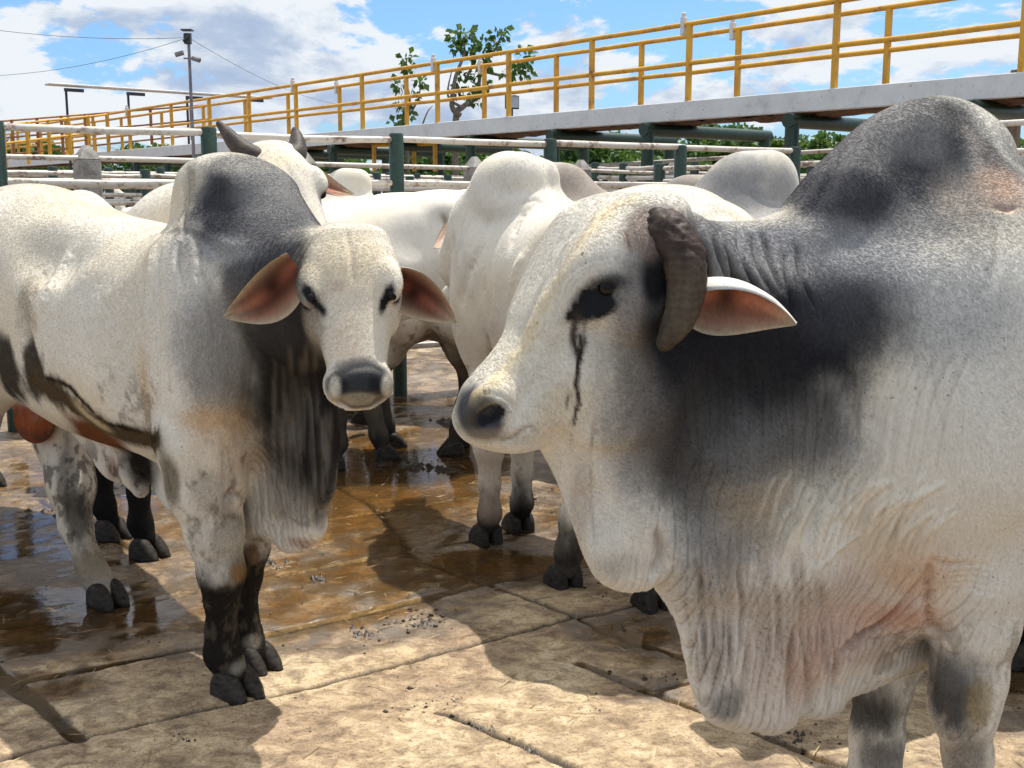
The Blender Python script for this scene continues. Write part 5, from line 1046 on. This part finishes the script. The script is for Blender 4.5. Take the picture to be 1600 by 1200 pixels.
# open shelter with thin roof
pts = [at(86, 132, 36), at(200, 140, 37.6), at(300, 147, 39), at(412, 153, 41)]; r = empty('open_shelter', (pts[0][0], pts[0][1], 0)); b0 = np.array([pts[0][0], pts[0][1], 0]); m = MB(); d = unit(pts[-1] - pts[0]); s_ = unit(np.cross(d, (0, 0, 1))); Mx = np.array([d, s_, np.cross(s_, d)*-1 if np.cross(s_, d)[2] < 0 else np.cross(s_, d)])
m.box((pts[0] + pts[-1])/2 - b0, (np.linalg.norm(pts[-1]-pts[0]) + .5, .4, .07), Mx, .02); m.build('roof', M['walk'], r)
for px_, py_, Y in ((103, 140, 36.2), (200, 146, 37.6), (292, 152, 39), (388, 156, 40.6)):
    q = at(px_, py_, Y) - b0; m = MB(); m.tube([(q[0], q[1], 0), (q[0], q[1], q[2])], .04, 8); m.build('post', M['dark'], r, True, True); m = MB(); m.box((q[0] + .25, q[1], q[2] - .02), (.6, .08, .1), Mx); m.build('bracket', M['dark'], r)
tag(r, 'open shelter with a thin pale roof on dark posts far left', 'shelter')
# ---------------------------------------------------------------- trees
t = NT('leaf'); co = t.coords('Object'); n = t.noise(co, 1.6, 3, .6); n2 = t.noise(co, 14, 2, .5); c = t.ramp(t.math('ADD', t.math('MULTIPLY', (n, 0), .5), t.math('MULTIPLY', (n2, 0), .5)), [(.35, (.025, .065, .014)), (.52, (.06, .13, .03)), (.68, (.14, .23, .055))])
d_ = t.bsdf(c, .45, Specular_IOR_Level=.35); tl = t.n('ShaderNodeBsdfTranslucent', {'Color': (.14, .24, .04, 1)}); M['leaf'] = t.out(t.n('ShaderNodeMixShader', {0: .25, 1: d_, 2: tl})); M['bark'] = simple_material('bark', (.10, .085, .07), (.24, .21, .18), 20, .8, .5)
def leaves(name, cl, n_, ls, seed, parent, droop=.0):
    g_ = np.random.default_rng(seed); V = []; Fq = []
    for c, r_ in cl:
        k = int(n_*(r_[0]*r_[1]*r_[2])**.55)
        for _ in range(k):
            v = g_.normal(size=3); v /= np.linalg.norm(v); p = np.array(c) + v*np.array(r_)*(g_.uniform(.25, 1)**.5)
            a = unit(v*.7 + g_.normal(size=3)*.7 + np.array([0, 0, -droop])); u = unit(np.cross(a, g_.normal(size=3))); l = ls*g_.uniform(.6, 1.3); w = l*.36; n0 = len(V)
            V += [p, p + a*l*.5 + u*w + np.array([0, 0, .1*l]), p + a*l, p + a*l*.5 - u*w + np.array([0, 0, .1*l])]; Fq.append((n0, n0+1, n0+2, n0+3))
    return mesh_obj(name, np.array(V), np.array(Fq), M['leaf'], parent, None, False)
def limb_tree(label, Y, base, paths, clumps, n_, ls, seed):
    b0 = at(*base, Y); b0[2] = 0; r = empty('tree', tuple(b0)); m = MB()
    for pts, r0, r1 in paths:
        P = [at(x, y, Y + dy) - b0 for x, y, dy in pts]; P = crsp(P, 4, False); m.tube(P, list(np.linspace(r0, r1, len(P))), 8)
    m.build('trunk', M['bark'], r, True, True); s = Y/FPX
    leaves('crown', [(at(x, y, Y + dy) - b0, (rx*s, (rx+ry)/2*s, ry*s)) for x, y, dy, rx, ry in clumps], n_, ls, seed, r, .5); tag(r, label, 'tree'); return r
limb_tree('sparse tree with bare forked limbs and leafy tufts rising behind the walkway railing', 26, (712, 230), [([(712, 330, 0), (712, 190, 0), (722, 168, 0), (745, 150, .3), (752, 110, .4), (775, 75, .3), (785, 52, .2)], .085, .015), ([(718, 180, 0), (706, 165, -.2), (712, 120, -.3), (726, 80, -.2), (718, 55, 0)], .07, .015), ([(752, 110, .4), (790, 118, .6), (815, 105, .6), (818, 88, .6)], .04, .012), ([(722, 168, 0), (700, 150, -.4), (706, 110, -.3)], .04, .01), ([(725, 130, 0), (740, 95, 0), (738, 70, 0)], .035, .01)],
 [(712, 58, 0, 14, 15), (724, 72, 0, 22, 13), (738, 52, 0, 9, 7), (762, 70, 0, 18, 9), (780, 55, 0, 12, 9), (787, 47, 0, 6, 5), (748, 88, 0, 18, 9), (818, 88, .6, 15, 13), (820, 110, .6, 12, 14), (795, 115, .5, 12, 10), (755, 105, 0, 12, 8), (730, 122, 0, 16, 9), (728, 145, .2, 24, 7), (742, 155, .2, 16, 7), (715, 140, 0, 10, 6), (760, 135, .2, 10, 8)], 620, .17, 5)
limb_tree('slender young tree with thin leafy twigs left of the forked tree', 25, (636, 230), [([(638, 330, 0), (636, 200, 0), (640, 160, 0), (634, 120, 0), (636, 90, 0)], .05, .01), ([(640, 180, 0), (655, 150, 0), (655, 120, 0)], .025, .008), ([(660, 195, 0), (668, 175, 0), (676, 165, 0)], .02, .006)],
 [(636, 92, 0, 9, 8), (640, 108, 0, 9, 7), (622, 132, 0, 11, 8), (655, 128, 0, 8, 7), (628, 165, 0, 9, 9), (640, 178, 0, 9, 8), (620, 190, 0, 10, 6), (648, 150, 0, 6, 6)], 800, .16, 9)
def bush_tree(label, px_, Y, top, w, seed):
    b0 = at(px_, 310, Y); b0[2] = 0; H_ = at(px_, top, Y)[2]; r = empty('tree', tuple(b0)); m = MB(); g_ = np.random.default_rng(seed); cl = []
    m.tube([(0, 0, 0), (.1, 0, H_*.4), (0, .1, H_*.7)], [.22, .16, .06], 8)
    for i in range(26):
        a = g_.uniform(0, 6.3); q = g_.uniform(0, 1)**.6; z = H_*g_.uniform(.32, .95); sh = math.sin(min(1, (1.08 - z/H_)*1.5)*1.57); c = (math.cos(a)*w*.5*q*sh, math.sin(a)*w*.5*q*sh, z); cl.append((c, np.array([1, 1, .75])*g_.uniform(.35, .8)*w*.16))
        if i < 6: m.tube([(.05, 0, H_*.4), tuple(np.array(c)*.5 + np.array([0, 0, H_*.22])), c], [.09, .05, .02], 6)
    m.build('trunk', M['bark'], r, True, True); leaves('crown', cl, 620, .26, seed, r, .3); tag(r, label, 'tree', 'trees in the line behind the stockyard'); return r
for i, a in enumerate([(520, 52, 232, 7), (660, 50, 236, 7), (745, 55, 238, 8), (820, 48, 240, 6), (905, 55, 222, 8), (960, 60, 218, 8), (1085, 46, 206, 6), (1135, 50, 204, 7), (1185, 52, 207, 7), (1225, 47, 214, 5), (1297, 44, 208, 3.6), (1420, 55, 215, 9), (1555, 40, 196, 4), (1600, 44, 208, 6), (1680, 46, 200, 7), (20, 60, 222, 6), (75, 62, 226, 6), (-40, 60, 215, 8), (380, 58, 236, 7), (240, 60, 232, 8)]):
    bush_tree('dense dark green tree in the line behind the stockyard', *a, 40 + i)
p = at(1576, 310, 24); r = empty('utility_pole', (p[0], p[1], 0)); m = MB(); m.tube([(0, 0, 0), (0, 0, 4.2)], [.16, .13], 10); m.build('mast', M['wood'], r, True, True); m = MB(); m.tube([(-.3, 0, 3.6), (0, 0, 3.1), (.25, 0, 3.7)], .035, 6); m.build('bracket', M['wood'], r); tag(r, 'thick brown wooden pole standing right of the grey hump', 'pole')
# ---------------------------------------------------------------- camera, sun, sky
cd = bpy.data.cameras.new('camera'); cam_o = bpy.data.objects.new('camera', cd); COL.objects.link(cam_o); SC.camera = cam_o
cam_o.location = (0, 0, CAMZ); cam_o.rotation_euler = (R(90) - PITCH, 0, 0); cd.sensor_width = 36; cd.lens = 36*FPX/1600; cd.clip_start = .05; cd.clip_end = 3000
SUN_AZ = unit([.616, .788, 0]); SUN_EL = R(69)
sd = bpy.data.lights.new('sun', 'SUN'); sun = bpy.data.objects.new('sun', sd); COL.objects.link(sun); sun.location = (0, 0, 20)
sd.energy = 3.55; sd.angle = R(.53); sd.color = (1, .955, .88)
toward = Vector((SUN_AZ[0]*math.cos(SUN_EL), SUN_AZ[1]*math.cos(SUN_EL), math.sin(SUN_EL))); sun.rotation_euler = toward.to_track_quat('Z', 'Y').to_euler()
wd = bpy.data.worlds.new('World'); SC.world = wd; wd.use_nodes = True
w = NT('', wd)
sky = w.n('ShaderNodeTexSky', sky_type='NISHITA', sun_disc=False, sun_elevation=SUN_EL, sun_rotation=math.atan2(SUN_AZ[0], SUN_AZ[1]), dust_density=1.2, ozone_density=1.5)
co = w.n('ShaderNodeTexCoord'); 
def cloud(off, scale=(1.0, 1.0, 2.3), sc=6.4):
    mp = w.n('ShaderNodeMapping', {'Vector': (co, 'Generated'), 'Scale': scale, 'Location': off}); return w.n('ShaderNodeTexNoise', {'Vector': mp, 'Scale': sc, 'Detail': 9, 'Roughness': .60, 'Distortion': .25})
O1 = (3.1, 1.7, .6)
c1 = cloud(O1); c2 = cloud((O1[0] + .02, O1[1] + .02, O1[2] + .065)); c3 = cloud((9, 4, 2), (1, 1, 1.6), 2.6)
dens = w.math('ADD', w.math('MULTIPLY', (c1, 0), .72), w.math('MULTIPLY', (c3, 0), .36))
cov = w.ramp(dens, [(.518, (0, 0, 0)), (.558, (1, 1, 1))], 'EASE')
lit = w.math('SUBTRACT', (c1, 0), (c2, 0)); lit = w.n('ShaderNodeMapRange', {'Value': lit, 'From Min': -.13, 'From Max': .11, 'To Min': 0, 'To Max': 1})
thick = w.ramp(dens, [(.56, (1, 1, 1)), (.68, (.0, .0, .0))])
lf = w.math('MULTIPLY_ADD', lit, .65); lf.inputs[2].default_value = 0; lf = w.math('ADD', lf, w.math('MULTIPLY', thick, .35), True)
ccol = w.ramp(lf, [(.12, (2.0, 2.7, 4.0)), (.45, (2.9, 3.5, 4.5)), (.74, (5.1, 5.4, 5.7))])
skyc = w.mix(1.0, (sky, 0), (.54, .78, 1.06, 1), 'MULTIPLY')
sz_ = w.n('ShaderNodeSeparateXYZ', {0: (co, 'Generated')}); hi = w.n('ShaderNodeMapRange', {'Value': (sz_, 'Z'), 'From Min': .42, 'From Max': .75, 'To Min': 0, 'To Max': .75}); cov = w.math('ADD', cov, hi, True); ccol = w.mix(hi, ccol, (9., 9., 8.8, 1))  # unseen bright cloud overhead, added to lift the ambient fill
ft = w.mix(cov, skyc, ccol)
bg = w.n('ShaderNodeBackground', {'Color': ft, 'Strength': .11}); w.n('ShaderNodeOutputWorld', {'Surface': bg})
vs = SC.view_settings; SC.display_settings.display_device = 'sRGB'; vs.view_transform = 'Standard'; vs.look = 'None'; vs.gamma = 1; vs.use_curve_mapping = False; vs.exposure = .62
SC.cycles.max_bounces = 10; SC.cycles.diffuse_bounces = 5; SC.cycles.transparent_max_bounces = 16; SC.cycles.use_denoising = True
